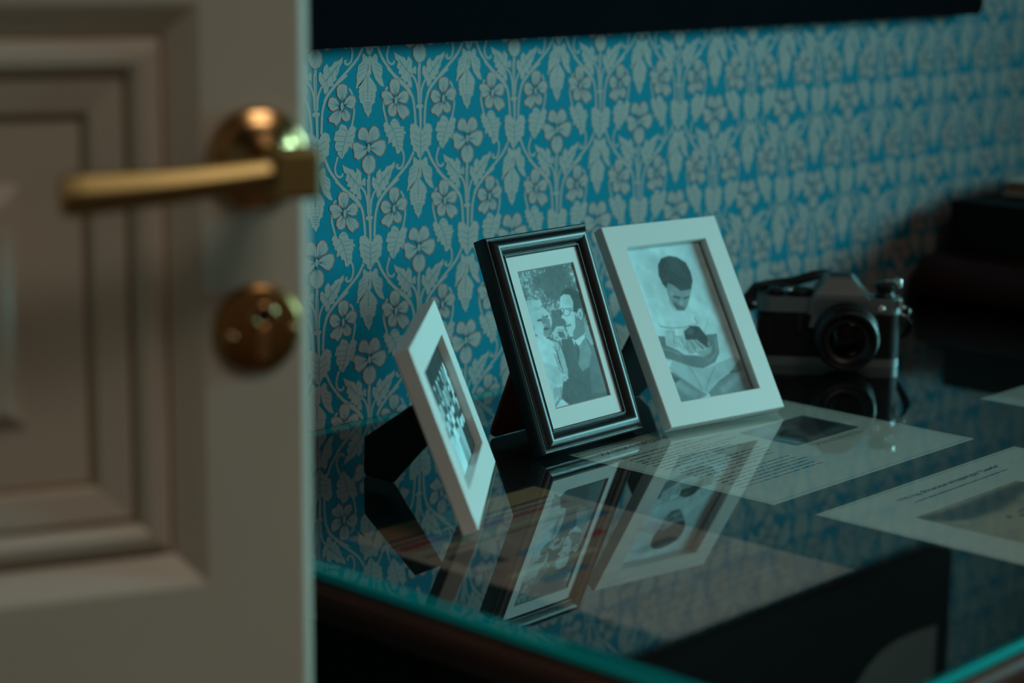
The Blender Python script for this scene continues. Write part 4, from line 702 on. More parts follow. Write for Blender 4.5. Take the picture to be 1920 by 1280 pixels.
 ([(11.8,-98.2),(12.8,-100.4),(13.9,-102.7),(15.0,-104.8),(16.2,-106.9),(17.7,-109.0),(19.3,-111.0),(21.1,-113.0),(23.2,-115.4),(25.8,-118.1),(28.7,-121.2),(31.7,-124.2),(34.6,-126.9),(37.6,-129.3),(40.7,-131.5),(43.7,-133.6),(46.2,-135.6),(48.1,-137.4),(49.4,-139.0),(50.4,-140.4),(51.6,-141.9),(49.4,-143.5),(48.3,-142.0),(47.3,-140.6),(46.1,-139.2),(44.5,-137.6),(42.1,-135.8),(39.2,-133.7),(36.0,-131.4),(32.9,-128.9),(29.8,-126.1),(26.7,-123.1),(23.8,-120.0),(21.2,-117.2),(19.1,-114.8),(17.2,-112.7),(15.5,-110.6),(14.0,-108.4),(12.6,-106.1),(11.4,-103.8),(10.4,-101.6),(9.3,-99.4)], 0, 0.45),
 ([(-6.6,83.0),(-3.2,80.7),(-0.4,79.0),(3.8,78.7),(7.3,81.9),(10.2,80.7),(10.9,74.6),(15.8,71.2),(16.6,65.0),(15.2,62.1),(18.8,52.7),(13.8,54.2),(8.1,59.7),(4.6,67.0),(3.2,73.2),(-0.3,73.5),(-1.0,67.5),(-4.5,60.8),(-10.0,55.2),(-15.3,52.7),(-13.5,59.5),(-14.2,62.6),(-12.8,67.5),(-12.2,72.4),(-7.3,76.0),(-7.3,81.0)], 0, 1),
 ([(-3.8,73.5),(-11.4,71.1),(-11.5,71.6),(-3.9,74.0)], 2, 1.4),
 ([(-3.7,70.5),(-12.1,67.2),(-12.2,67.7),(-3.9,71.0)], 2, 1.4),
 ([(-5.1,66.6),(-12.7,62.3),(-13.0,62.7),(-5.3,67.1)], 2, 1.4),
 ([(7.5,73.1),(15.2,69.9),(15.1,69.5),(7.3,72.6)], 2, 1.4),
 ([(7.5,70.1),(16.0,65.8),(15.8,65.4),(7.3,69.6)], 2, 1.4),
 ([(9.0,64.9),(14.6,60.9),(14.3,60.5),(8.7,64.5)], 2, 1.4),
 ([(3.0,80.4),(3.0,64.3),(0.0,64.3),(-0.0,80.3)], 0, 0.85),
 ([(-1.1,69.3),(-2.8,62.6),(-7.7,59.0),(-12.3,54.9),(-11.0,52.5),(-12.1,50.1),(-10.8,48.1),(-11.7,45.8),(-10.4,43.8),(-10.4,40.9),(-7.1,39.6),(-6.5,36.3),(-5.2,35.3),(-5.2,32.9),(-2.9,30.8),(-0.6,27.1),(1.4,30.5),(3.4,32.8),(3.4,35.7),(4.8,38.9),(7.4,39.9),(7.2,42.8),(8.5,45.6),(8.1,48.1),(9.9,50.4),(8.8,54.3),(5.5,58.4),(1.5,62.4),(-0.4,69.2)], 0, 1),
 ([(-0.6,62.5),(-0.4,49.0),(-1.2,49.0),(-1.4,62.5)], 2, 1.4),
 ([(-6.3,50.3),(-5.2,50.3),(-5.3,49.3),(-6.3,49.3)], 2, 1.4),
 ([(-1.6,50.1),(-0.6,50.0),(-0.6,49.0),(-1.7,49.1)], 2, 1.4),
 ([(3.2,49.8),(4.3,49.7),(4.3,48.7),(3.2,48.8)], 2, 1.4),
 ([(-6.3,47.4),(-5.2,47.4),(-5.3,46.4),(-6.3,46.4)], 2, 1.4),
 ([(-1.7,47.2),(-0.6,47.1),(-0.7,46.1),(-1.7,46.2)], 2, 1.4),
 ([(3.2,46.9),(4.3,46.8),(4.2,45.8),(3.2,45.9)], 2, 1.4),
 ([(-6.3,44.5),(-5.2,44.5),(-5.3,43.5),(-6.3,43.5)], 2, 1.4),
 ([(-1.7,44.3),(-0.6,44.2),(-0.7,43.2),(-1.7,43.3)], 2, 1.4),
 ([(3.2,44.0),(4.3,43.9),(4.2,42.9),(3.2,43.0)], 2, 1.4),
 ([(-4.5,40.9),(3.2,40.5),(3.2,39.8),(-4.5,40.2)], 2, 1.4),
 ([(-4.0,38.8),(2.8,38.4),(2.7,37.7),(-4.1,38.1)], 2, 1.4),
 ([(-3.6,36.5),(2.3,36.2),(2.3,35.5),(-3.6,35.8)], 2, 1.4),
 ([(-3.1,34.3),(1.8,34.0),(1.8,33.3),(-3.2,33.6)], 2, 1.4),
]


def curve(pts, n=6):
    P = [np.array(p, float) for p in pts]
    P = [2 * P[0] - P[1]] + P + [2 * P[-1] - P[-2]]
    out = []
    for i in range(1, len(P) - 2):
        for k in range(n):
            t = k / n
            out.append(0.5 * (2 * P[i] + (P[i + 1] - P[i - 1]) * t + (2 * P[i - 1] - 5 * P[i] + 4 * P[i + 1] - P[i + 2]) * t * t
                              + (3 * P[i] - P[i - 1] - 3 * P[i + 1] + P[i + 2]) * t ** 3))
    out.append(P[-2])
    return out


CS, CH, CX, CZ = 0.122, 0.18696, -0.1444, 0.2372 + ZT
pv, pf, pm = [], [], []
for row in range(-2, 9):
    for c in range(-12, 22):
        ox = CX + (c + (0.5 if row % 2 else 0)) * CS
        oz = CZ - 2 * CH + row * CH / 2 + CH
        for pts, mi, lay in MOTIF:
            k = len(pv)
            y = -0.0002 - lay * 0.00005
            pv += [(ox + x * 1e-3, y, oz + z * 1e-3) for x, z in pts]
            pf.append(tuple(range(k, k + len(pts))))
            pm.append(mi)
me = bpy.data.meshes.new('printed_pattern')
me.from_pydata(pv, [], pf)
for k in ('motif', 'outline', 'vein'):
    me.materials.append(M[k])
me.polygons.foreach_set('material_index', pm)
me.update()
pat = bpy.data.objects.new('printed_pattern', me)
COL.objects.link(pat)
pat.parent = wall_back
pat['kind'] = 'stuff'

# ------------------------------------------------------------------ the open door in the foreground
dux, duy = math.cos(math.radians(-23)), math.sin(math.radians(-23))
DOOR = frame_matrix((-0.62712, -0.47365, 0.0), (dux, duy, 0), (0, 0, 1), (duy, -dux, 0))   # x along the leaf, y up, z out of its face
DW, DT, DH = 0.80, 0.042, 2.02
mb = MB()
PROF = [(0.0, 0.0), (0.003, -0.0015), (0.0168, -0.0105), (0.0185, -0.0112), (0.0200, -0.0100), (0.0255, -0.0045), (0.031, -0.0040), (0.0355, -0.0070), (0.0368, -0.0115),
        (0.0388, -0.0115), (0.0405, -0.0095), (0.0560, -0.0128), (0.0585, -0.0165), (0.0610, -0.0170), (0.0930, -0.0170), (0.1030, -0.0090), (0.1060, -0.0085)]
ZH = ZT
cols = [(-0.355, -0.0625), (-0.7375, -0.445)]
rows = [(0.16, ZH + 0.010 - 0.0), (ZH + 0.0745, ZH + 0.3915), (ZH + 0.456, 1.90)]
vs_x = sorted({-DW, -0.0085} | {c for p in cols for c in p})
vs_z = sorted({0.01, DH} | {c for p in rows for c in p})


def is_panel(xa, xb, za, zb):
    return any(abs(xa - c[0]) < 1e-6 and abs(xb - c[1]) < 1e-6 for c in cols) and any(abs(za - r[0]) < 1e-6 and abs(zb - r[1]) < 1e-6 for r in rows)


for xa, xb in zip(vs_x, vs_x[1:]):
    for za, zb in zip(vs_z, vs_z[1:]):
        if not is_panel(xa, xb, za, zb):
            mb.add([(xa, za, 0), (xb, za, 0), (xb, zb, 0), (xa, zb, 0)], [(0, 1, 2, 3)])
for xa, xb in cols:
    for za, zb in rows:
        ring = []
        for d, h in PROF:
            ring += [(xa + d, za + d, h), (xb - d, za + d, h), (xb - d, zb - d, h), (xa + d, zb - d, h)]
        fs = []
        for k in range(len(PROF) - 1):
            for i in range(4):
                j = (i + 1) % 4
                fs.append((4 * k + i, 4 * k + j, 4 * k + 4 + j, 4 * k + 4 + i))
        n = 4 * (len(PROF) - 1)
        fs.append((n, n + 1, n + 2, n + 3))
        mb.add(ring, fs)
        for k in (2, 8, 12):                      # darker brown colour on the narrow faces of the grooves
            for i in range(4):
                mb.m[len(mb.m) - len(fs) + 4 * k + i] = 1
# rounded nosing down the lock edge, then the edge, back and ends
nose = [(-0.0085, 0.0), (-0.0070, -0.0004), (-0.0045, -0.0020), (-0.0022, -0.0045), (-0.0006, -0.0080), (0.0, -0.012), (0.0, -DT)]
for (xa, ha), (xb, hb) in zip(nose, nose[1:]):
    mb.add([(xa, 0.01, ha), (xb, 0.01, hb), (xb, DH, hb), (xa, DH, ha)], [(0, 1, 2, 3)])
mb.add([(-DW, 0.01, -DT), (0, 0.01, -DT), (0, DH, -DT), (-DW, DH, -DT)], [(3, 2, 1, 0)])
mb.add([(-DW, 0.01, 0), (-DW, DH, 0), (-DW, DH, -DT), (-DW, 0.01, -DT)], [(0, 1, 2, 3)])
end = [(-DW, 0)] + nose + [(-DW, -DT)]
for zz in (0.01, DH):
    mb.add([(x, zz, h) for x, h in end], [tuple(range(len(end)))])
door = struct(mb.build('door_1', [M['door'], M['groove']]))
door.matrix_world = DOOR
door['label'] = 'open cream panelled door with brass lever handle in the foreground'

HX, HZ = -0.0325, ZT + 0.3095
Trose = Matrix.Translation((HX, HZ, 0))
handle = bpy.data.objects.new('door_handle', None)
COL.objects.link(handle)
handle.parent = door
handle.location = (0, 0, 0)
MB().lathe([(0.0276, 0.0), (0.0278, 0.003), (0.0268, 0.0052), (0.0245, 0.0068), (0.0215, 0.0078), (0.0185, 0.0095), (0.0155, 0.0125), (0.0125, 0.0150), (0.0108, 0.0160), (0.0100, 0.0175)],
           48, T=Trose).build('rosette', M['brass'], handle)
MB().lathe([(0.0086, 0.014), (0.0086, 0.040)], 24, T=Matrix.Translation((HX + 0.004, HZ - 0.002, 0))).build('neck', M['brass'], handle)
MB().box((HX - 0.0070, HZ - 0.0155, 0.036), (HX + 0.0170, HZ + 0.0105, 0.060), bevel=0.0028, seg=3).build('spindle_block', M['brass_satin'], handle)
vs, fs = [], []
N = 12
for i in range(N + 1):
    t = i / N
    x = HX - 0.0065 - t * 0.1085
    zc = HZ - 0.0025 - 0.0075 * t - 0.001 * math.sin(math.pi * t)
    hh = 0.0076 + 0.0034 * t ** 1.3
    dd = 0.0078
    sc = 1.0 if i < N else 0.9
    for n_, z_ in ((dd, 0.10), (dd * 0.55, 0.95), (-dd * 0.55, 1.0), (-dd, 0.0), (-dd * 0.55, -1.0), (dd * 0.55, -0.95)):
        vs.append((x, zc + z_ * hh * sc, 0.0475 + n_ * sc))
for i in range(N):
    for k in range(6):
        j = (k + 1) % 6
        fs.append((6 * i + k, 6 * i + j, 6 * i + 6 + j, 6 * i + 6 + k))
fs += [tuple(range(6))[::-1], tuple(6 * N + k for k in range(6))]
lv = MB().add(vs, fs).build('lever', M['brass_satin'], handle)
bv = lv.modifiers.new('bevel', 'BEVEL')
bv.width = 0.0012
bv.segments = 2

esc = bpy.data.objects.new('escutcheon', None)
COL.objects.link(esc)
esc.parent = door
EX, EZ = -0.0335, ZT + 0.2172
Tesc = Matrix.Translation((EX, EZ, 0))
MB().lathe([(0.0243, 0.0), (0.0245, 0.0025), (0.0235, 0.0042), (0.0205, 0.0050), (0.0170, 0.0056), (0.0085, 0.0062), (0.0005, 0.0064)], 48, T=Tesc).build('plate', M['brass_dark'], esc)
Tk = Matrix.Translation((EX + 0.002, EZ + 0.0068, 0.0055))
MB().lathe([(0.0035, 0.0), (0.0078, 0.0), (0.0078, 0.0016), (0.0066, 0.0026), (0.0048, 0.0026), (0.0036, 0.0012), (0.0034, 0.0004)], 28, T=Tk).build('keyhole_ring', M['brass'], esc)
MB().lathe([(0.0034, 0.0), (0.0034, 0.0010)], 20, T=Tk).build('keyhole', M['hole'], esc)
MB().box((EX - 0.0018, EZ - 0.0175, 0.005), (EX + 0.0052, EZ - 0.0005, 0.0078), bevel=0.0012).build('keyhole_slot', M['brass'], esc)
for sx, sz in ((-0.0165, -0.0035), (0.0185, -0.0010)):
    MB().lathe([(0.0032, 0.0045), (0.0032, 0.0064), (0.0018, 0.0074), (0.0004, 0.0076)], 16, T=Matrix.Translation((EX + sx, EZ + sz, 0))).build('screw', M['brass'], esc)

# ------------------------------------------------------------------ dark picture hung on the wall
PX0, PX1, PZ0, PZ1 = -0.62, 0.8275, ZT + 0.3275, ZT + 1.12
pic = thing('wall_picture', 'large dark navy picture panel hanging on the patterned wallpaper above the table', 'picture', loc=((PX0 + PX1) / 2, -0.001, PZ0))
w2 = (PX1 - PX0) / 2
poly = []
for cx, cz, a0 in ((w2 - 0.012, 0.012, -90), (w2 - 0.012, PZ1 - PZ0 - 0.012, 0), (-w2 + 0.012, PZ1 - PZ0 - 0.012, 90), (-w2 + 0.012, 0.012, 180)):
    for k in range(7):
        a = math.radians(a0 + 15 * k)
        poly.append((cx + 0.012 * math.cos(a), cz + 0.012 * math.sin(a)))
Tp = frame_matrix((0, 0, 0), (1, 0, 0), (0, 0, 1), (0, -1, 0))
MB().prism(poly, 0.001, 0.022, T=Tp).build('panel', M['canvas'], pic)
fig = [(0.7975, 0.424), (0.745, 0.420), (0.700, 0.421), (0.672, 0.427), (0.648, 0.437), (0.622, 0.455), (0.602, 0.480), (0.588, 0.52), (0.592, 0.58), (0.62, 0.63), (0.66, 0.67), (0.70, 0.69), (0.7975, 0.69)]
MB().prism([(x - (PX0 + PX1) / 2, z - 0.3275) for x, z in fig], 0.0218, 0.0224, T=Tp).build('painted_shape', M['figure'], pic)['label'] = 'pale rounded painted shape at the right edge'

# ------------------------------------------------------------------ table and its glass
TX0, TX1, TY0, TY1 = -0.474, 1.45, -0.7165, -0.0035
ZW = ZT - 0.0076                                      # top of the wood
table = thing('display_table', 'dark mahogany display table with rounded reddish edge standing against wallpapered wall', 'table', loc=((TX0 + TX1) / 2, (TY0 + TY1) / 2, 0))
Tt = Matrix.Translation((-(TX0 + TX1) / 2, -(TY0 + TY1) / 2, 0))
prof = [(0.012, 0.0), (0.005, -0.0008), (0.001, -0.0035), (-0.001, -0.008), (-0.0015, -0.014), (0.0, -0.020), (0.004, -0.026), (0.010, -0.031), (0.017, -0.034), (0.020, -0.038)]


def rounded_rect(x0, x1, y0, y1, r, n=6):
    out = []
    for cx, cy, a0 in ((x1 - r, y0 + r, -90), (x1 - r, y1 - r, 0), (x0 + r, y1 - r, 90), (x0 + r, y0 + r, 180)):
        for k in range(n + 1):
            a = math.radians(a0 + 90 * k / n)
            out.append((cx + r * math.cos(a), cy + r * math.sin(a)))
    return out


mb = MB()
rings = [rounded_rect(TX0 + d, TX1 - d, TY0 + d, TY1, 0.014) for d, h in prof]
n = len(rings[0])
for (ra, (da, ha)), (rb, (db, hb)) in zip(zip(rings, prof), zip(rings[1:], prof[1:])):
    mb.add([(x, y, ZW + ha) for x, y in ra] + [(x, y, ZW + hb) for x, y in rb], [(i, (i + 1) % n, n + (i + 1) % n, n + i) for i in range(n)], 0, Tt, True)
mb.build('edge_moulding', M['wood_red'], table)
MB().add([(x, y, ZW) for x, y in rings[0]], [tuple(range(n))], 0, Tt).add([(x, y, ZW - 0.038) for x, y in rings[-1]], [tuple(range(n))[::-1]], 0, Tt).build('tabletop', M['wood'], table)
for a, b in (((TX0 + 0.06, TY0 + 0.05), (TX1 - 0.06, TY0 + 0.07)), ((TX0 + 0.06, TY1 - 0.07), (TX1 - 0.06, TY1 - 0.05)),
             ((TX0 + 0.05, TY0 + 0.06), (TX0 + 0.07, TY1 - 0.06)), ((TX1 - 0.07, TY0 + 0.06), (TX1 - 0.05, TY1 - 0.06))):
    MB().box((*a, ZW - 0.13), (*b, ZW - 0.038), T=Tt, bevel=0.002).build('apron', M['wood'], table)
for x in (TX0 + 0.075, TX1 - 0.075):
    for y in (TY0 + 0.075, TY1 - 0.075):
        MB().lathe([(0.016, 0.0), (0.02, 0.02), (0.016, 0.05), (0.024, 0.3), (0.03, 0.52), (0.022, 0.56), (0.034, 0.60), (0.034, ZW - 0.04)], 20, T=Tt @ Matrix.Translation((x, y, 0))).build('leg', M['wood'], table)

glass = thing('glass_sheet', 'clear sheet of plate glass with green edges lying on the dark table', 'glass', loc=((TX0 + TX1) / 2, (TY0 + TY1) / 2, ZT - 0.006))
gx, gy = (TX0 + TX1) / 2, (TY0 + TY1) / 2
ch = 0.0012
bw = 0.016                                             # end strip width; its teal stands in for light inside the glass
ro = rounded_rect(TX0 + 0.002 - gx, TX1 - 0.002 - gx, TY0 + 0.002 - gy, TY1 - gy, 0.012)
rm = rounded_rect(TX0 + 0.002 + ch - gx, TX1 - 0.002 - ch - gx, TY0 + 0.002 + ch - gy, TY1 - ch - gy, 0.012 - ch)
ri = rounded_rect(TX0 + 0.002 + bw - gx, TX1 - 0.002 - bw - gx, TY0 + 0.007 - gy, TY1 - ch - gy, 0.006)
n = len(ro)
MB().add([(x, y, 0.006) for x, y in ri], [tuple(range(n))]).build('top_face', M['glass_top'], glass)
MB().add([(x, y, 0.0) for x, y in ro], [tuple(range(n))[::-1]]).build('underside', M['glass_under'], glass)
mb = MB()
bv_ = MB().add([(x, y, 0.006) for x, y in ri] + [(x, y, 0.0055) for x, y in rm], [(i, (i + 1) % n, n + (i + 1) % n, n + i) for i in range(n)])
bv_.build('bevel', M['glass_glow'], glass)  # added strip; teal glow of light inside the glass put into its colour
for ra, za, rb, zb in ((rm, 0.0055, ro, 0.0055 - ch), (ro, 0.0055 - ch, ro, 0.0)):
    mb.add([(x, y, za) for x, y in ra] + [(x, y, zb) for x, y in rb], [(i, (i + 1) % n, n + (i + 1) % n, n + i) for i in range(n)])
mb.build('polished_edge', M['glass_edge'], glass)['label'] = 'green polished glass edge'


# ------------------------------------------------------------------ sheets of paper under the glass
def word_bars(mb, x0, x1, y, h, rng, z, lo=0.004, hi=0.014):
    x = x0
    while x < x1:
        w = min(rng.uniform(lo, hi), x1 - x)
        if w < 0.0015:
            break
        xx = x
        while xx < x + w - 0.0006:                       # each word broken into letter-sized strokes
            lw = min(0.0011, x + w - xx)
            hh = h * rng.choice((0.75, 0.8, 1.0, 0.7))
            mb.add([(xx, y, z), (xx + lw * 0.8, y, z), (xx + lw * 0.8, y + hh, z), (xx, y + hh, z)], [(0, 1, 2, 3)])
            xx += 0.00125
        x += w + 0.0016


def border(parent, w, h, d=0.0032, t=0.0007):
    mb = MB()
    for x0, y0, x1, y1 in ((d, d, w - d, d + t), (d, h - d - t, w - d, h - d), (d, d, d + t, h - d), (w - d - t, d, w - d, h - d)):
        mb.add([(x0, y0, 0.0004), (x1, y0, 0.0004), (x1, y1, 0.0004), (x0, y1, 0.0004)], [(0, 1, 2, 3)])
    return mb.build('border_line', M['ink_grey'], parent)


def paper(name, label, x, y, w, h, cat='paper', m='paper'):
    t = thing(name, label, cat, loc=(x, y, ZW + 0.0002))
    MB().box((0, 0, 0), (w, h, 0.0003)).build('sheet', M[m], t)
    return t


rng = random.Random(4)
ZI = 0.00045
p1 = paper('caption_sheet', 'landscape cream text sheet with small photograph under the glass before the portrait frames', -0.0995, -0.4085, 0.296, 0.211)
border(p1, 0.296, 0.211)
v_, f_ = text_mesh('XX ВЕК ГЛАЗАМИ', 0.0108)
wv = max(v[0] for v in v_)
MB().add([(x * 0.095 / wv + 0.017, y + 0.1885, ZI) for x, y, z in v_], f_).build('heading', M['ink'], p1)
mb = MB()
lines = [(0.022, 0.115, 0.170), (0.022, 0.150, 0.1625), (0.022, 0.110, 0.1545), (0.022, 0.150, 0.149)]
yy = 0.1435
for i in range(15):
    lines.append((0.0215 if i not in (4, 9) else 0.029, rng.choice((0.132, 0.136, 0.130, 0.140)) if i not in (3, 8) else 0.10, yy))
    yy -= 0.0066 if i not in (3, 8) else 0.0092
for a, b, y in lines:
    word_bars(mb, a, b, y, 0.0021, rng, ZI)
mb.build('printed_text', M['ink'], p1)
mb = MB()
for a, b, y in ((0.172, 0.246, 0.0865), (0.178, 0.250, 0.0825)):
    word_bars(mb, a, b, y, 0.0017, rng, ZI)
mb.build('caption', M['ink_grey'], p1)
nr = np.random.default_rng(3)
im = 0.10 + 0.10 * value_noise(300, 200, 40, nr)
draw([([(0, 0.5), (0.3, 0.55), (0.5, 0.8), (0.6, 1), (0, 1)], 0.30, 8), ([(0, 0.62), (0.3, 0.7), (0.42, 0.95), (0.3, 1), (0, 0.8)], 0.45, 6),
      ([(0.2, 0.45), (0.45, 0.6), (0.4, 0.7), (0.18, 0.55)], 0.04, 4), ([(0.35, 0.15), (0.95, 0.3), (1, 0.9), (0.7, 0.8), (0.5, 0.5)], 0.035, 8),
      ([(0.0, 0.05), (0.25, 0.1), (0.22, 0.4), (0.0, 0.35)], 0.22, 6), ([(0.12, 0.0), (0.15, 0.0), (0.09, 0.45), (0.07, 0.45)], 0.42, 2)], im, 1.0)
print_sheet('printed_image', im, 0.096, 0.062, p1, (0.163, 0.094, ZI), M['print'], 2)

p2 = paper('caption_sheet', 'landscape cream sheet with headline and sepia picture at the right side of the glass', -0.0985, -0.6590, 0.296, 0.2115)
border(p2, 0.296, 0.2115)
v_, f_ = text_mesh('1970 год. Японская аппаратура "Самба"', 0.0068, 0.00012)
wv = max(v[0] for v in v_)
MB().add([(x * 0.153 / wv + 0.0760, y + 0.1855, ZI) for x, y, z in v_], f_).build('heading', M['ink'], p2)
mb = MB()
word_bars(mb, 0.083, 0.224, 0.1750, 0.0026, rng, ZI)
mb.build('subheading', M['ink_grey'], p2)
W_, H_ = 420, 300
im = np.ones((H_, W_, 3)) * np.array([0.56, 0.43, 0.30])
im *= (0.9 + 0.2 * value_noise(W_, H_, 60, nr))[..., None]
draw([([(-0.01, 1.0), (0.02, 0.86), (0.06, 0.80), (0.18, 0.72), (0.42, 0.70), (0.65, 0.74), (0.78, 0.80), (0.95, 0.80), (1.0, 0.85), (1.0, 0.96), (0.8, 0.97), (0.5, 0.955), (0.2, 0.955), (0.05, 0.985)], (0.10, 0.085, 0.075), 9),
      ([(0.05, 0.84), (0.3, 0.78), (0.7, 0.82), (0.9, 0.86), (0.6, 0.90), (0.2, 0.88)], (0.06, 0.055, 0.055), 12),
      ([(0.40, 0.52), (0.58, 0.54), (0.57, 0.57), (0.40, 0.55)], (0.10, 0.09, 0.07), 3), ([(0.33, 0.55), (0.37, 0.57), (0.37, 0.61), (0.33, 0.58)], (0.12, 0.10, 0.08), 2),
      ([(0.45, 0.58), (0.58, 0.60), (0.57, 0.62), (0.46, 0.60)], (0.14, 0.12, 0.09), 2), ([(0.3, 0.30), (0.62, 0.30), (0.60, 0.40), (0.33, 0.42)], (0.30, 0.20, 0.13), 6),
      ([(0.12, 0.12), (0.3, 0.1), (0.28, 0.25), (0.14, 0.28)], (0.36, 0.25, 0.17), 8)], im, 1.0)
print_sheet('printed_image', im, 0.150, 0.118, p2, (0.0475, 0.0350, ZI), M['print'], 2)

p3 = paper('caption_sheet', 'pale sheet corner showing at the right picture edge beside the books', 0.3365, -0.5420, 0.297, 0.210)
border(p3, 0.297, 0.210)

# the old magazine page
mag = paper('magazine_page', 'old reddish brown magazine page under the glass below the small white frame', -0.3960, -0.5450, 0.205, 0.3060, 'magazine')
W_, H_ = 420, 600
im = np.ones((H_, W_, 3)) * np.array([0.40, 0.22, 0.165])
im *= (0.82 + 0.36 * value_noise(W_, H_, 45, nr))[..., None]
ops = [([(0.02, 0.90), (0.98, 0.90), (0.98, 0.985), (0.02, 0.985)], (0.42, 0.20, 0.09), 2),
       ([(0.0, 0.985), (1, 0.985), (1, 1), (0, 1)], (0.02, 0.012, 0.012), 0.6), ([(0.0, 0), (0.012, 0), (0.012, 1), (0, 1)], (0.03, 0.018, 0.018), 0.6), ([(0.988, 0), (1, 0), (1, 1), (0.988, 1)], (0.03, 0.018, 0.018), 0.6)]
for k, (y, h, c) in enumerate(((0.885, 0.012, (0.05, 0.02, 0.02)), (0.855, 0.010, (0.07, 0.03, 0.03)), (0.82, 0.022, (0.32, 0.05, 0.05)), (0.775, 0.012, (0.46, 0.34, 0.20)), (0.745, 0.008, (0.10, 0.04, 0.03)))):
    ops.append(([(0.05, y), (0.93, y + 0.004), (0.93, y + h + 0.004), (0.05, y + h)], c, 1.2))
ops += [([(0.55, 0.66), (0.93, 0.69), (0.93, 0.725), (0.60, 0.70)], (0.03, 0.10, 0.20), 2), ([(0.62, 0.58), (0.74, 0.59), (0.74, 0.62), (0.62, 0.615)], (0.40, 0.03, 0.03), 1.5),
        ([(0.30, 0.60), (0.50, 0.62), (0.50, 0.64), (0.30, 0.625)], (0.04, 0.18, 0.26), 2), ([(0.08, 0.62), (0.24, 0.60), (0.26, 0.72), (0.10, 0.72)], (0.07, 0.03, 0.03), 4),
        ([(0.82, 0.50), (0.95, 0.52), (0.94, 0.57), (0.82, 0.55)], (0.40, 0.04, 0.04), 2), ([(0.10, 0.50), (0.55, 0.51), (0.55, 0.535), (0.10, 0.525)], (0.60, 0.46, 0.30), 2),
        ([(0.15, 0.43), (0.4, 0.44), (0.38, 0.47), (0.15, 0.46)], (0.06, 0.14, 0.22), 2), ([(0.6, 0.42), (0.85, 0.43), (0.85, 0.46), (0.6, 0.45)], (0.10, 0.05, 0.05), 3)]
for k in range(9):
    y = 0.36 - 0.035 * k
    ops.append(([(0.07, y), (0.46, y), (0.46, y + 0.012), (0.07, y + 0.012)], (0.30, 0.17, 0.13), 2))
    ops.append(([(0.53, y), (0.93, y), (0.93, y + 0.012), (0.53, y + 0.012)], (0.32, 0.18, 0.14), 2))
draw(ops, im, 1.0)
print_sheet('printed_page', im, 0.205, 0.306, mag, (0, 0, ZI), M['print'], 3)


# ------------------------------------------------------------------ photograph frames
def rails(parent, w, h, prof, m, smooth=False):
    """Four mitred rails; prof is a closed loop of (inset, height) points."""
    n = len(prof)
    for k in range(4):
        vs = []
        for s, z in prof:
            c = [(s, s), (w - s, s), (w - s, h - s), (s, h - s)]
            vs += [(*c[k], z), (*c[(k + 1) % 4], z)]
        fs = [(2 * i, 2 * ((i + 1) % n), 2 * ((i + 1) % n) + 1, 2 * i + 1) for i in range(n)]
        mb = MB().add(vs, fs, 0, None, smooth)
        for e_ in (0, 1):                                  # mitred ends
            mb.add(vs[e_::2], [tuple(range(n))])
        mb.build('rail', m, parent)


def frame_axes(x, y, ang, tilt, d):
    e = Vector((math.cos(ang), math.sin(ang), 0))
    nrm = Vector((-e.y, e.x, 0))
    up = math.cos(tilt) * Vector((0, 0, 1)) + math.sin(tilt) * nrm
    front = -(math.cos(tilt) * nrm - math.sin(tilt) * Vector((0, 0, 1)))
    return frame_matrix((x, y, ZT + d * math.sin(tilt) + 0.0004), e, up, front)


def easel(parent, pts, thick, m, hidden=()):
    """Flat easel leg: a polygon given in world points (coplanar), with thickness."""
    P = [Vector(p) for p in pts]
    nrm = (P[1] - P[0]).cross(P[2] - P[0]).normalized()
    inv = parent.matrix_world.inverted()
    n = len(P)
    mb = MB().add([inv @ (p + nrm * s * thick / 2) for s in (1, -1) for p in P],
                  [tuple(range(n)), tuple(range(n, 2 * n))[::-1]] + [(i, (i + 1) % n, n + (i + 1) % n, n + i) for i in range(n)])
    return mb.build('easel_leg', m, parent)


def framed(photo_ops, bg, W_, H_, seed, foliage=False, soft=0.75):
    rg = np.random.default_rng(seed)
    img = np.full((H_, W_), bg, float)
    if foliage:
        a = value_noise(W_, H_, 60, rg)
        b = value_noise(W_, H_, 9, rg)
        c = value_noise(W_, H_, 5, rg)
        img = 0.13 + 0.16 * a + 0.42 * np.clip((0.55 * b + 0.45 * c + 0.35 * (a - 0.5) - 0.52) * 6, 0, 1) * (0.4 + 0.6 * a)
    else:
        img += 0.03 * (value_noise(W_, H_, 80, rg) - 0.5)
    draw(photo_ops, img, soft)
    img *= 0.90 + 0.20 * value_noise(W_, H_, 22, rg)
    img = blur(img, 1) * (0.86 + 0.28 * value_noise(W_, H_, 70, rg)) + 0.03 * (value_noise(W_, H_, 4, rg) - 0.5)
    return np.clip(img, 0.01, 1)


WHITE_PROF = lambda r, d: [(0, -d), (0, -0.0009), (0.0003, -0.0003), (0.0009, 0), (r - 0.0008, 0), (r, -0.0008), (r, -d)]

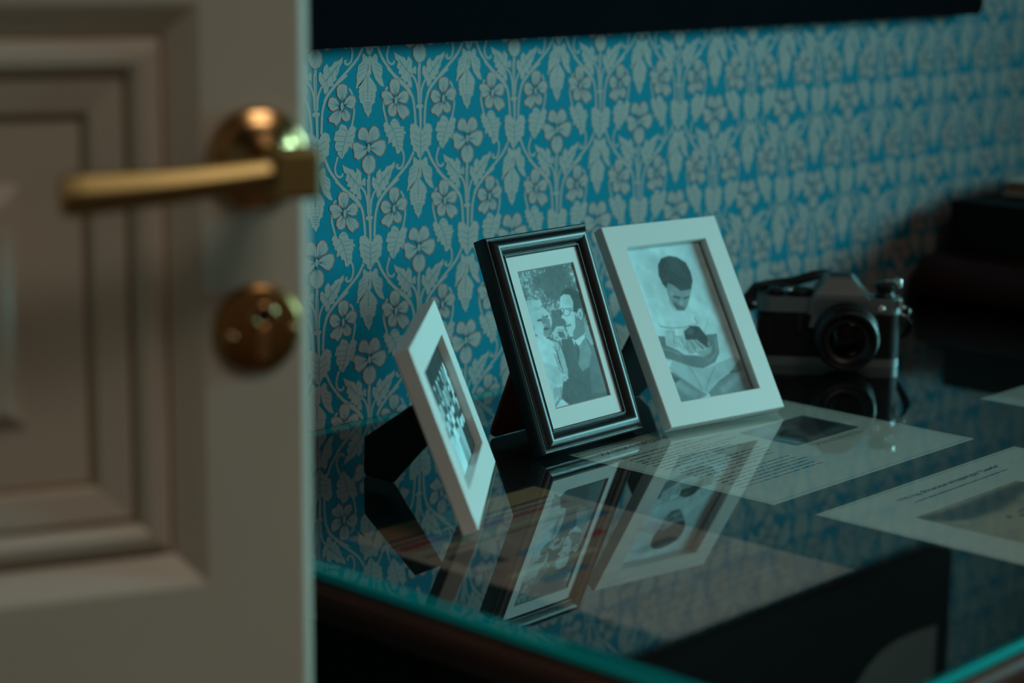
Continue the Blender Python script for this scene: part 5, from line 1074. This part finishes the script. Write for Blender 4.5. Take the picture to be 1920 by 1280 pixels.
# portrait white frame at the right
d = 0.011
fw, fh = 0.1367, 0.1901
T = frame_axes(-0.0056, -0.2317, -0.1624, 0.5519, d)
f3 = thing('photo_frame', 'white portrait photo frame of a man holding a baby, rightmost of three', 'photo frame', T)
rails(f3, fw, fh, WHITE_PROF(0.0215, d), M['white'])
MB().box((0.004, 0.004, -d - 0.0012), (fw - 0.004, fh - 0.004, -d + 0.0004)).build('backing', M['black_card'], f3)
print_sheet('photograph', framed(PHOTO_FATHER, 0.76, 330, 516, 5), fw - 0.0448, fh - 0.041, f3, (0.0205, 0.0205, -0.0072), M['photo'], 2)
hinge = lambda Tm, x, y, dd: Tm @ Vector((x, y, -dd - 0.003))
cx = fw / 2
fl, fr_ = Vector((0.0400, -0.1095, ZT + 0.001)), Vector((0.0955, -0.1185, ZT + 0.001))
hl, hr = hinge(T, cx - 0.026, 0.128, d), hinge(T, cx + 0.026, 0.128, d)
easel(f3, [fl + (hl - fl) * 0.04, fl + (fr_ - fl) * 0.1, fl + (fr_ - fl) * 0.86, fr_ + (hr - fr_) * 0.10, hr, hl], 0.003, M['black_card'])

# black frame in the middle
d = 0.020
fw, fh = 0.1286, 0.1850
T = frame_axes(-0.1487, -0.2181, 0.0172, 0.3871, 0.016)
f2 = thing('photo_frame', 'black moulded photo frame with white mount, middle of the three', 'photo frame', T)
cush = curve([(0.0003, -0.0044), (0.0008, -0.0034), (0.0016, -0.0031), (0.0022, -0.0034), (0.0028, -0.0036), (0.0038, -0.0020), (0.0056, -0.0003), (0.0080, 0.0008), (0.0105, 0.0008), (0.0130, -0.0005),
              (0.0150, -0.0025), (0.0159, -0.0038), (0.0164, -0.0040), (0.0171, -0.0030), (0.0179, -0.0031), (0.0186, -0.0042), (0.0190, -0.0054)], 4)
bp = [(0, -d + 0.003), (0, -0.0052)] + [tuple(q) for q in cush] + [(0.0192, -0.0064), (0.0192, -d + 0.003)]
rails(f2, fw, fh, bp, M['black_frame'], True)
MB().box((0.003, 0.003, -d + 0.0012), (fw - 0.003, fh - 0.003, -d + 0.0034)).build('backing', M['red_card'], f2)
mw = (0.0297, 0.0345, 0.1014, 0.1533)                    # window of the mount
mb = MB()
zo, zi = -0.0054, -0.0068
o_ = [(0.0235, 0.0235), (fw - 0.0235, 0.0235), (fw - 0.0235, fh - 0.0235), (0.0235, fh - 0.0235)]
i_ = [(mw[0], mw[1]), (mw[2], mw[1]), (mw[2], mw[3]), (mw[0], mw[3])]
o_ = [(0.0155, 0.0155), (fw - 0.0155, 0.0155), (fw - 0.0155, fh - 0.0155), (0.0155, fh - 0.0155)]
j_ = [(x + (0.0010 if x < 0.06 else -0.0010), y + (0.0010 if y < 0.09 else -0.0010)) for x, y in i_]
mb.add([(*p, zo) for p in o_] + [(*p, zo) for p in i_] + [(*p, zi) for p in j_],
       [(k, (k + 1) % 4, 4 + (k + 1) % 4, 4 + k) for k in range(4)])
mb.f += [(4 + k, 4 + (k + 1) % 4, 8 + (k + 1) % 4, 8 + k) for k in range(4)]
mb.m += [1] * 4
mb.s += [False] * 4
mb.build('mount', [M['mount'], M['mount_bevel']], f2)
print_sheet('photograph', framed(PHOTO_GARDEN, 0.3, 330, 540, 8, True), mw[2] - mw[0], mw[3] - mw[1], f2, (mw[0], mw[1], -0.0069), M['photo'], 2)
cx = fw / 2
fl, fr_ = Vector((-0.1272, -0.1308, ZT + 0.001)), Vector((-0.0430, -0.1294, ZT + 0.001))
hl, hr = hinge(T, cx - 0.005, 0.130, 0.017), hinge(T, cx + 0.005, 0.130, 0.017)
easel(f2, [fl + (hl - fl) * 0.055, fl + (hl - fl) * 0.02 + (fr_ - fl) * 0.02, fl + (fr_ - fl) * 0.07, fr_ + (fl - fr_) * 0.07, fr_ + (hr - fr_) * 0.05, hr, hl], 0.003, M['red_card'])['label'] = 'dark red easel leg'

# the crowd picture: rows of people under a dark hall
cr = np.random.default_rng(21)
PHOTO_CROWD = [([(0, 0.62), (1, 0.70), (1, 1), (0, 1)], 0.05, 3), ([(0, 0), (0.45, 0), (0.30, 0.50), (0, 0.56)], 0.62, 4)]
for row in range(4):
    for k in range(9):
        u = (k + 0.3 + 0.5 * cr.random()) / 9
        v = 0.74 - 0.15 * row + 0.05 * cr.random()
        r = 0.020 + 0.007 * row
        tone = cr.choice((0.04, 0.07, 0.5, 0.75, 0.12, 0.35))
        body = [(u - 1.7 * r, v - 1.2 * r), (u + 1.7 * r, v - 1.2 * r), (u + 2.0 * r, v - 0.34), (u - 2.0 * r, v - 0.34)]
        PHOTO_CROWD.append((body, float(tone), 1))
        PHOTO_CROWD.append(([(u + r * math.cos(t), v + 1.5 * r * math.sin(t)) for t in np.linspace(0, 6.283, 11)[:-1]], float(cr.choice((0.6, 0.75, 0.85))), 0.8))
        PHOTO_CROWD.append(([(u - r, v + 0.4 * r), (u + r, v + 0.4 * r), (u + 0.8 * r, v + 1.6 * r), (u - 0.8 * r, v + 1.6 * r)], 0.06, 0.8))
# landscape white frame at the left
d = 0.012
fw, fh = 0.1915, 0.1414
T = frame_axes(-0.3388, -0.3227, 0.6958, 0.3624, d)
f1 = thing('photo_frame', 'white landscape photo frame of a crowd with black leg, nearest to door', 'photo frame', T)
rr = 0.0245
rails(f1, fw, fh, WHITE_PROF(rr, d), M['white'])
MB().box((0.004, 0.004, -d - 0.0012), (fw - 0.004, fh - 0.004, -d + 0.0004)).build('backing', M['black_card'], f1)
print_sheet('photograph', framed(PHOTO_CROWD, 0.15, 420, 300, 9, soft=0.5), fw - 2 * rr + 0.002, fh - 2 * rr + 0.002, f1, (rr - 0.001, rr - 0.001, -0.0072), M['photo'], 2)
easel(f1, [(-0.2826, -0.2013, ZT + 0.0694), (-0.2826, -0.1478, ZT + 0.0340), (-0.2826, -0.1438, ZT + 0.0310), (-0.2826, -0.1432, ZT + 0.0035), (-0.2826, -0.1455, ZT + 0.0006), (-0.2826, -0.1750, ZT + 0.0004),
           (-0.2826, -0.2150, ZT + 0.0402), (-0.2826, -0.2300, ZT + 0.055)], 0.003, M['black_card'])

# ------------------------------------------------------------------ film camera
ca = Vector((0.605, -0.796, 0)).normalized()             # along the body, towards the photograph's right
cb = Vector((0.796, 0.605, 0)).normalized()              # from its front to its back
CAM = frame_matrix((0.3650, -0.2220, ZT + 0.0004), ca, cb, (0, 0, 1))
slr = thing('film_camera', 'black and chrome film camera with round lens and strap standing on the glass', 'camera', CAM)
L, D = 0.141, 0.032


def stadium(x0, x1, y0, y1, r, n=8):
    return rounded_rect(x0, x1, y0, y1, r, n)


MB().prism(stadium(-L, 0, 0, D, 0.0125), 0.0085, 0.0540).build('body', M['leather'], slr)
MB().prism(stadium(-L - 0.0006, 0.0006, -0.0006, D + 0.0006, 0.013), 0.0, 0.0042).prism(stadium(-L, 0, 0, D, 0.0125), 0.0042, 0.0052)\
    .prism(stadium(-L - 0.0006, 0.0006, -0.0006, D + 0.0006, 0.013), 0.0052, 0.0088).build('base_plate', M['chrome'], slr)
MB().prism(stadium(-L - 0.0005, 0.0005, -0.0005, D + 0.0005, 0.013), 0.0538, 0.0690).build('top_plate', M['chrome'], slr)
PXC = -0.060
# pentaprism housing: sloped sides, sloped roof
pr = MB()
b0 = [(PXC - 0.0310, -0.0065), (PXC + 0.0310, -0.0065), (PXC + 0.0310, D), (PXC - 0.0310, D)]
b1 = [(PXC - 0.0287, -0.0085), (PXC + 0.0287, -0.0085), (PXC + 0.0299, D), (PXC - 0.0299, D)]
b2 = [(PXC - 0.0247, -0.0080), (PXC + 0.0247, -0.0080), (PXC + 0.0264, D), (PXC - 0.0264, D)]
b3 = [(PXC - 0.0121, 0.0030), (PXC + 0.0121, 0.0030), (PXC + 0.0149, D - 0.004), (PXC - 0.0149, D - 0.004)]
b4 = [(PXC - 0.0109, 0.0055), (PXC + 0.0109, 0.0055), (PXC + 0.0132, D - 0.006), (PXC - 0.0132, D - 0.006)]
lev = [(b0, 0.0525), (b1, 0.0690), (b2, 0.0735), (b3, 0.0885), (b4, 0.0900)]
vs = [(x, y, z) for q, z in lev for x, y in q]
fs = [(4 * k + i, 4 * k + (i + 1) % 4, 4 * k + 4 + (i + 1) % 4, 4 * k + 4 + i) for k in range(4) for i in range(4)] + [(3, 2, 1, 0), (16, 17, 18, 19)]
pr.add(vs, fs)
pr.build('pentaprism_housing', M['chrome'], slr)
MB().box((PXC - 0.0100, 0.010, 0.0895), (PXC + 0.0100, 0.026, 0.0915), bevel=0.0006).build('hot_shoe', M['plastic'], slr)
# lens, axis towards the viewer of the photograph
Tl = frame_matrix((-0.0535, 0.0, 0.0345), (1, 0, 0), (0, 0, 1), (0, -1, 0))
ln = MB().lathe([(0.0300, -0.002), (0.0300, 0.006), (0.0292, 0.0075), (0.0318, 0.0085), (0.0318, 0.0155), (0.0298, 0.0165), (0.0298, 0.0215), (0.0312, 0.0225), (0.0312, 0.0345), (0.0296, 0.0355), (0.0296, 0.0430),
                 (0.0285, 0.0440), (0.0262, 0.0440), (0.0258, 0.0425), (0.0215, 0.0385), (0.0190, 0.0370)], 56, T=Tl).build('lens_barrel', M['plastic'], slr)
MB().lathe([(0.0190, 0.0362), (0.0160, 0.0378), (0.0110, 0.0392), (0.0055, 0.0400), (0.0004, 0.0402)], 40, T=Tl).build('front_element', M['lens'], ln)
MB().lathe([(0.0262, 0.0441), (0.0272, 0.0445), (0.0282, 0.0441)], 56, T=Tl, caps=False).build('filter_ring', M['plastic'], ln)
rb = MB()
for k in range(40):
    a = 2 * math.pi * k / 40
    rb.box((-0.0013, -0.0006, 0.0235), (0.0013, 0.0006, 0.0335), T=Tl @ Matrix.Rotation(a, 4, 'Z') @ Matrix.Translation((0, 0.0313, 0)))
gr = rb.build('focus_grip', M['plastic'], ln)
gr['kind'] = 'stuff'
MB().lathe([(0.0325, -0.001), (0.0325, 0.0035), (0.0305, 0.0045)], 48, T=Tl).build('lens_mount', M['plastic'], slr)
# the mount apron under the prism
MB().prism([(PXC - 0.027, 0.053), (PXC - 0.030, 0.040), (PXC + 0.0385, 0.040), (PXC + 0.0275, 0.0545)], 0.0, 0.0065, T=frame_matrix((0, 0, 0), (1, 0, 0), (0, 0, 1), (0, -1, 0))).build('mount_apron', M['chrome'], slr)
# rewind knob (right end), dial and lever (left end)
kn = MB().lathe([(0.0105, 0.0685), (0.0105, 0.0715), (0.0088, 0.0722), (0.0088, 0.0770), (0.0110, 0.0775), (0.0110, 0.0825), (0.0100, 0.0838), (0.0030, 0.0840)], 32, T=Matrix.Translation((-0.0150, 0.015, 0))).build('rewind_knob', M['plastic'], slr)
MB().box((-0.0150, 0.0125, 0.0838), (-0.0035, 0.0175, 0.0862), bevel=0.0007).lathe([(0.0035, 0.0795), (0.0042, 0.0815), (0.0042, 0.0865), (0.0034, 0.0880)], 16, T=Matrix.Translation((-0.0030, 0.012, 0))).build('crank', M['bright'], kn)
MB().lathe([(0.0130, 0.0688), (0.0130, 0.0740), (0.0120, 0.0752)], 32, T=Matrix.Translation((-0.0985, 0.016, 0))).build('shutter_dial', M['plastic'], slr)
MB().lathe([(0.0085, 0.0688), (0.0085, 0.0745), (0.0070, 0.0760), (0.003, 0.0765)], 24, T=Matrix.Translation((-0.123, 0.014, 0))).build('shutter_button_collar', M['plastic'], slr)
MB().lathe([(0.0035, 0.0755), (0.0035, 0.0785), (0.0022, 0.0792)], 16, T=Matrix.Translation((-0.1100, 0.006, -0.002))).build('shutter_release', M['bright'], slr)
MB().tube([(-0.105, 0.020, 0.0760), (-0.118, 0.027, 0.0765), (-0.132, 0.026, 0.0765), (-0.142, 0.018, 0.0760)], 0.002, flat=(0.007, 0.003)).build('advance_lever', M['plastic'], slr)
# details of the top plate front
MB().lathe([(0.0036, 0.0), (0.0036, 0.0030), (0.0028, 0.0036)], 20, T=frame_matrix((-0.0195, 0.0, 0.0600), (1, 0, 0), (0, 0, 1), (0, -1, 0))).build('sync_socket', M['bright'], slr)
MB().box((-0.0022, 0.002, 0.0600), (0.0022, 0.016, 0.0686), bevel=0.0008).build('end_cap', M['bright'], slr)
MB().prism(rounded_rect(-0.139, -0.1245, 0.012, 0.050, 0.004, 4), 0.0, 0.0060, T=frame_matrix((0, 0, 0), (1, 0, 0), (0, 0, 1), (0, -1, 0))).build('hand_grip', M['leather'], slr)
MB().box((-0.1020, -0.0032, 0.034), (-0.0955, -0.0004, 0.050), bevel=0.001).build('self_timer_lever', M['plastic'], slr)
# strap lugs, rings and the strap pieces
for sx, nm in ((0.0010, 1), (-L - 0.001, -1)):
    lug = MB().lathe([(0.0034, 0.0), (0.0034, 0.0022), (0.0022, 0.0030), (0.0022, 0.0042)], 16,
                     T=frame_matrix((sx - nm * 0.001, 0.0135, 0.0585), (0, 1, 0), (0, 0, 1), (nm, 0, 0))).build('strap_lug', M['bright'], slr)
    pts = [(sx + nm * (0.0045 + 0.0042 * math.sin(t)), 0.0135 + 0.001 * math.cos(t), 0.0550 + 0.0045 * math.cos(t)) for t in np.linspace(0, 2 * math.pi, 17)]
    MB().tube(pts, 0.0006, 6).build('split_ring', M['bright'], lug)
MB().tube([(0.0060, 0.013, 0.0520), (0.0095, 0.012, 0.0460), (0.0110, 0.014, 0.0380), (0.0075, 0.022, 0.0300), (0.002, 0.036, 0.022), (-0.010, 0.050, 0.012), (-0.030, 0.058, 0.0035)], 0.002, flat=(0.009, 0.002)).build('strap', M['strap'], slr)
MB().tube([(-0.1460, 0.013, 0.0540), (-0.1490, 0.020, 0.0640), (-0.1420, 0.034, 0.0720), (-0.1250, 0.038, 0.0750), (-0.1050, 0.038, 0.0780), (-0.0860, 0.040, 0.0840), (-0.0740, 0.044, 0.0860), (-0.062, 0.050, 0.080), (-0.050, 0.056, 0.055), (-0.045, 0.060, 0.020), (-0.040, 0.062, 0.003)],
          0.002, flat=(0.014, 0.010)).build('strap', M['strap'], slr)


# ------------------------------------------------------------------ stack of books
def book(name, label, T, w, dep, th, cover, round_spine, cover_t=0.0028):
    t = thing(name, label, 'book', T, group=None)
    # spine along local y at x = 0, lying flat
    if round_spine:
        pr_ = [(0.016, 0.0)] + [(0.016 - 0.016 * math.sin(a), th / 2 - th / 2 * math.cos(a)) for a in np.linspace(0, math.pi, 11)][1:-1] + [(0.016, th)]
    else:
        pr_ = [(0.004, 0.0), (0.0015, 0.0), (0.0, 0.0015), (0.0, th - 0.0015), (0.0015, th), (0.004, th)]
    inner = [(x + cover_t, min(max(z, cover_t), th - cover_t)) for x, z in pr_]
    Ty = frame_matrix((0, 0, 0), (1, 0, 0), (0, 0, 1), (0, 1, 0))
    k = len(pr_)
    mb_ = MB()
    for i in range(k - 1):
        mb_.add([(pr_[i][0], 0, pr_[i][1]), (pr_[i][0], dep, pr_[i][1]), (pr_[i + 1][0], dep, pr_[i + 1][1]), (pr_[i + 1][0], 0, pr_[i + 1][1]),
                 (inner[i][0], 0, inner[i][1]), (inner[i][0], dep, inner[i][1]), (inner[i + 1][0], dep, inner[i + 1][1]), (inner[i + 1][0], 0, inner[i + 1][1])],
                [(0, 1, 2, 3), (7, 6, 5, 4), (0, 3, 7, 4), (1, 5, 6, 2)])
    mb_.build('spine', cover, t)
    x0 = pr_[0][0]
    MB().box((x0, 0, 0), (w, dep, cover_t), bevel=0.0006).build('cover', cover, t)
    MB().box((x0, 0, th - cover_t), (w, dep, th), bevel=0.0006).build('cover', cover, t)
    MB().box((x0 + 0.002, 0.004, cover_t), (w - 0.004, dep - 0.004, th - cover_t)).build('page_block', M['pages'], t)
    return t


Tb = lambda x, y, z, a=0.0: Matrix.Translation((x, y, ZT + z)) @ Matrix.Rotation(math.radians(a), 4, 'Z')
book('album', 'thick dark red leather album with rounded spine, lowest of the stack at the right', Tb(0.705, -0.310, 0.0006), 0.24, 0.285, 0.0515, M['book_red'], True)
book('album', 'thick black cloth album lying on the dark red one in the right stack', Tb(0.768, -0.300, 0.0524), 0.20, 0.270, 0.0600, M['book_black'], False)
book('book', 'thin cream covered book lying on top of the black album', Tb(1.000, -0.0300, 0.1130, 187), 0.15, 0.200, 0.0170, M['book_cream'], False, 0.0022)
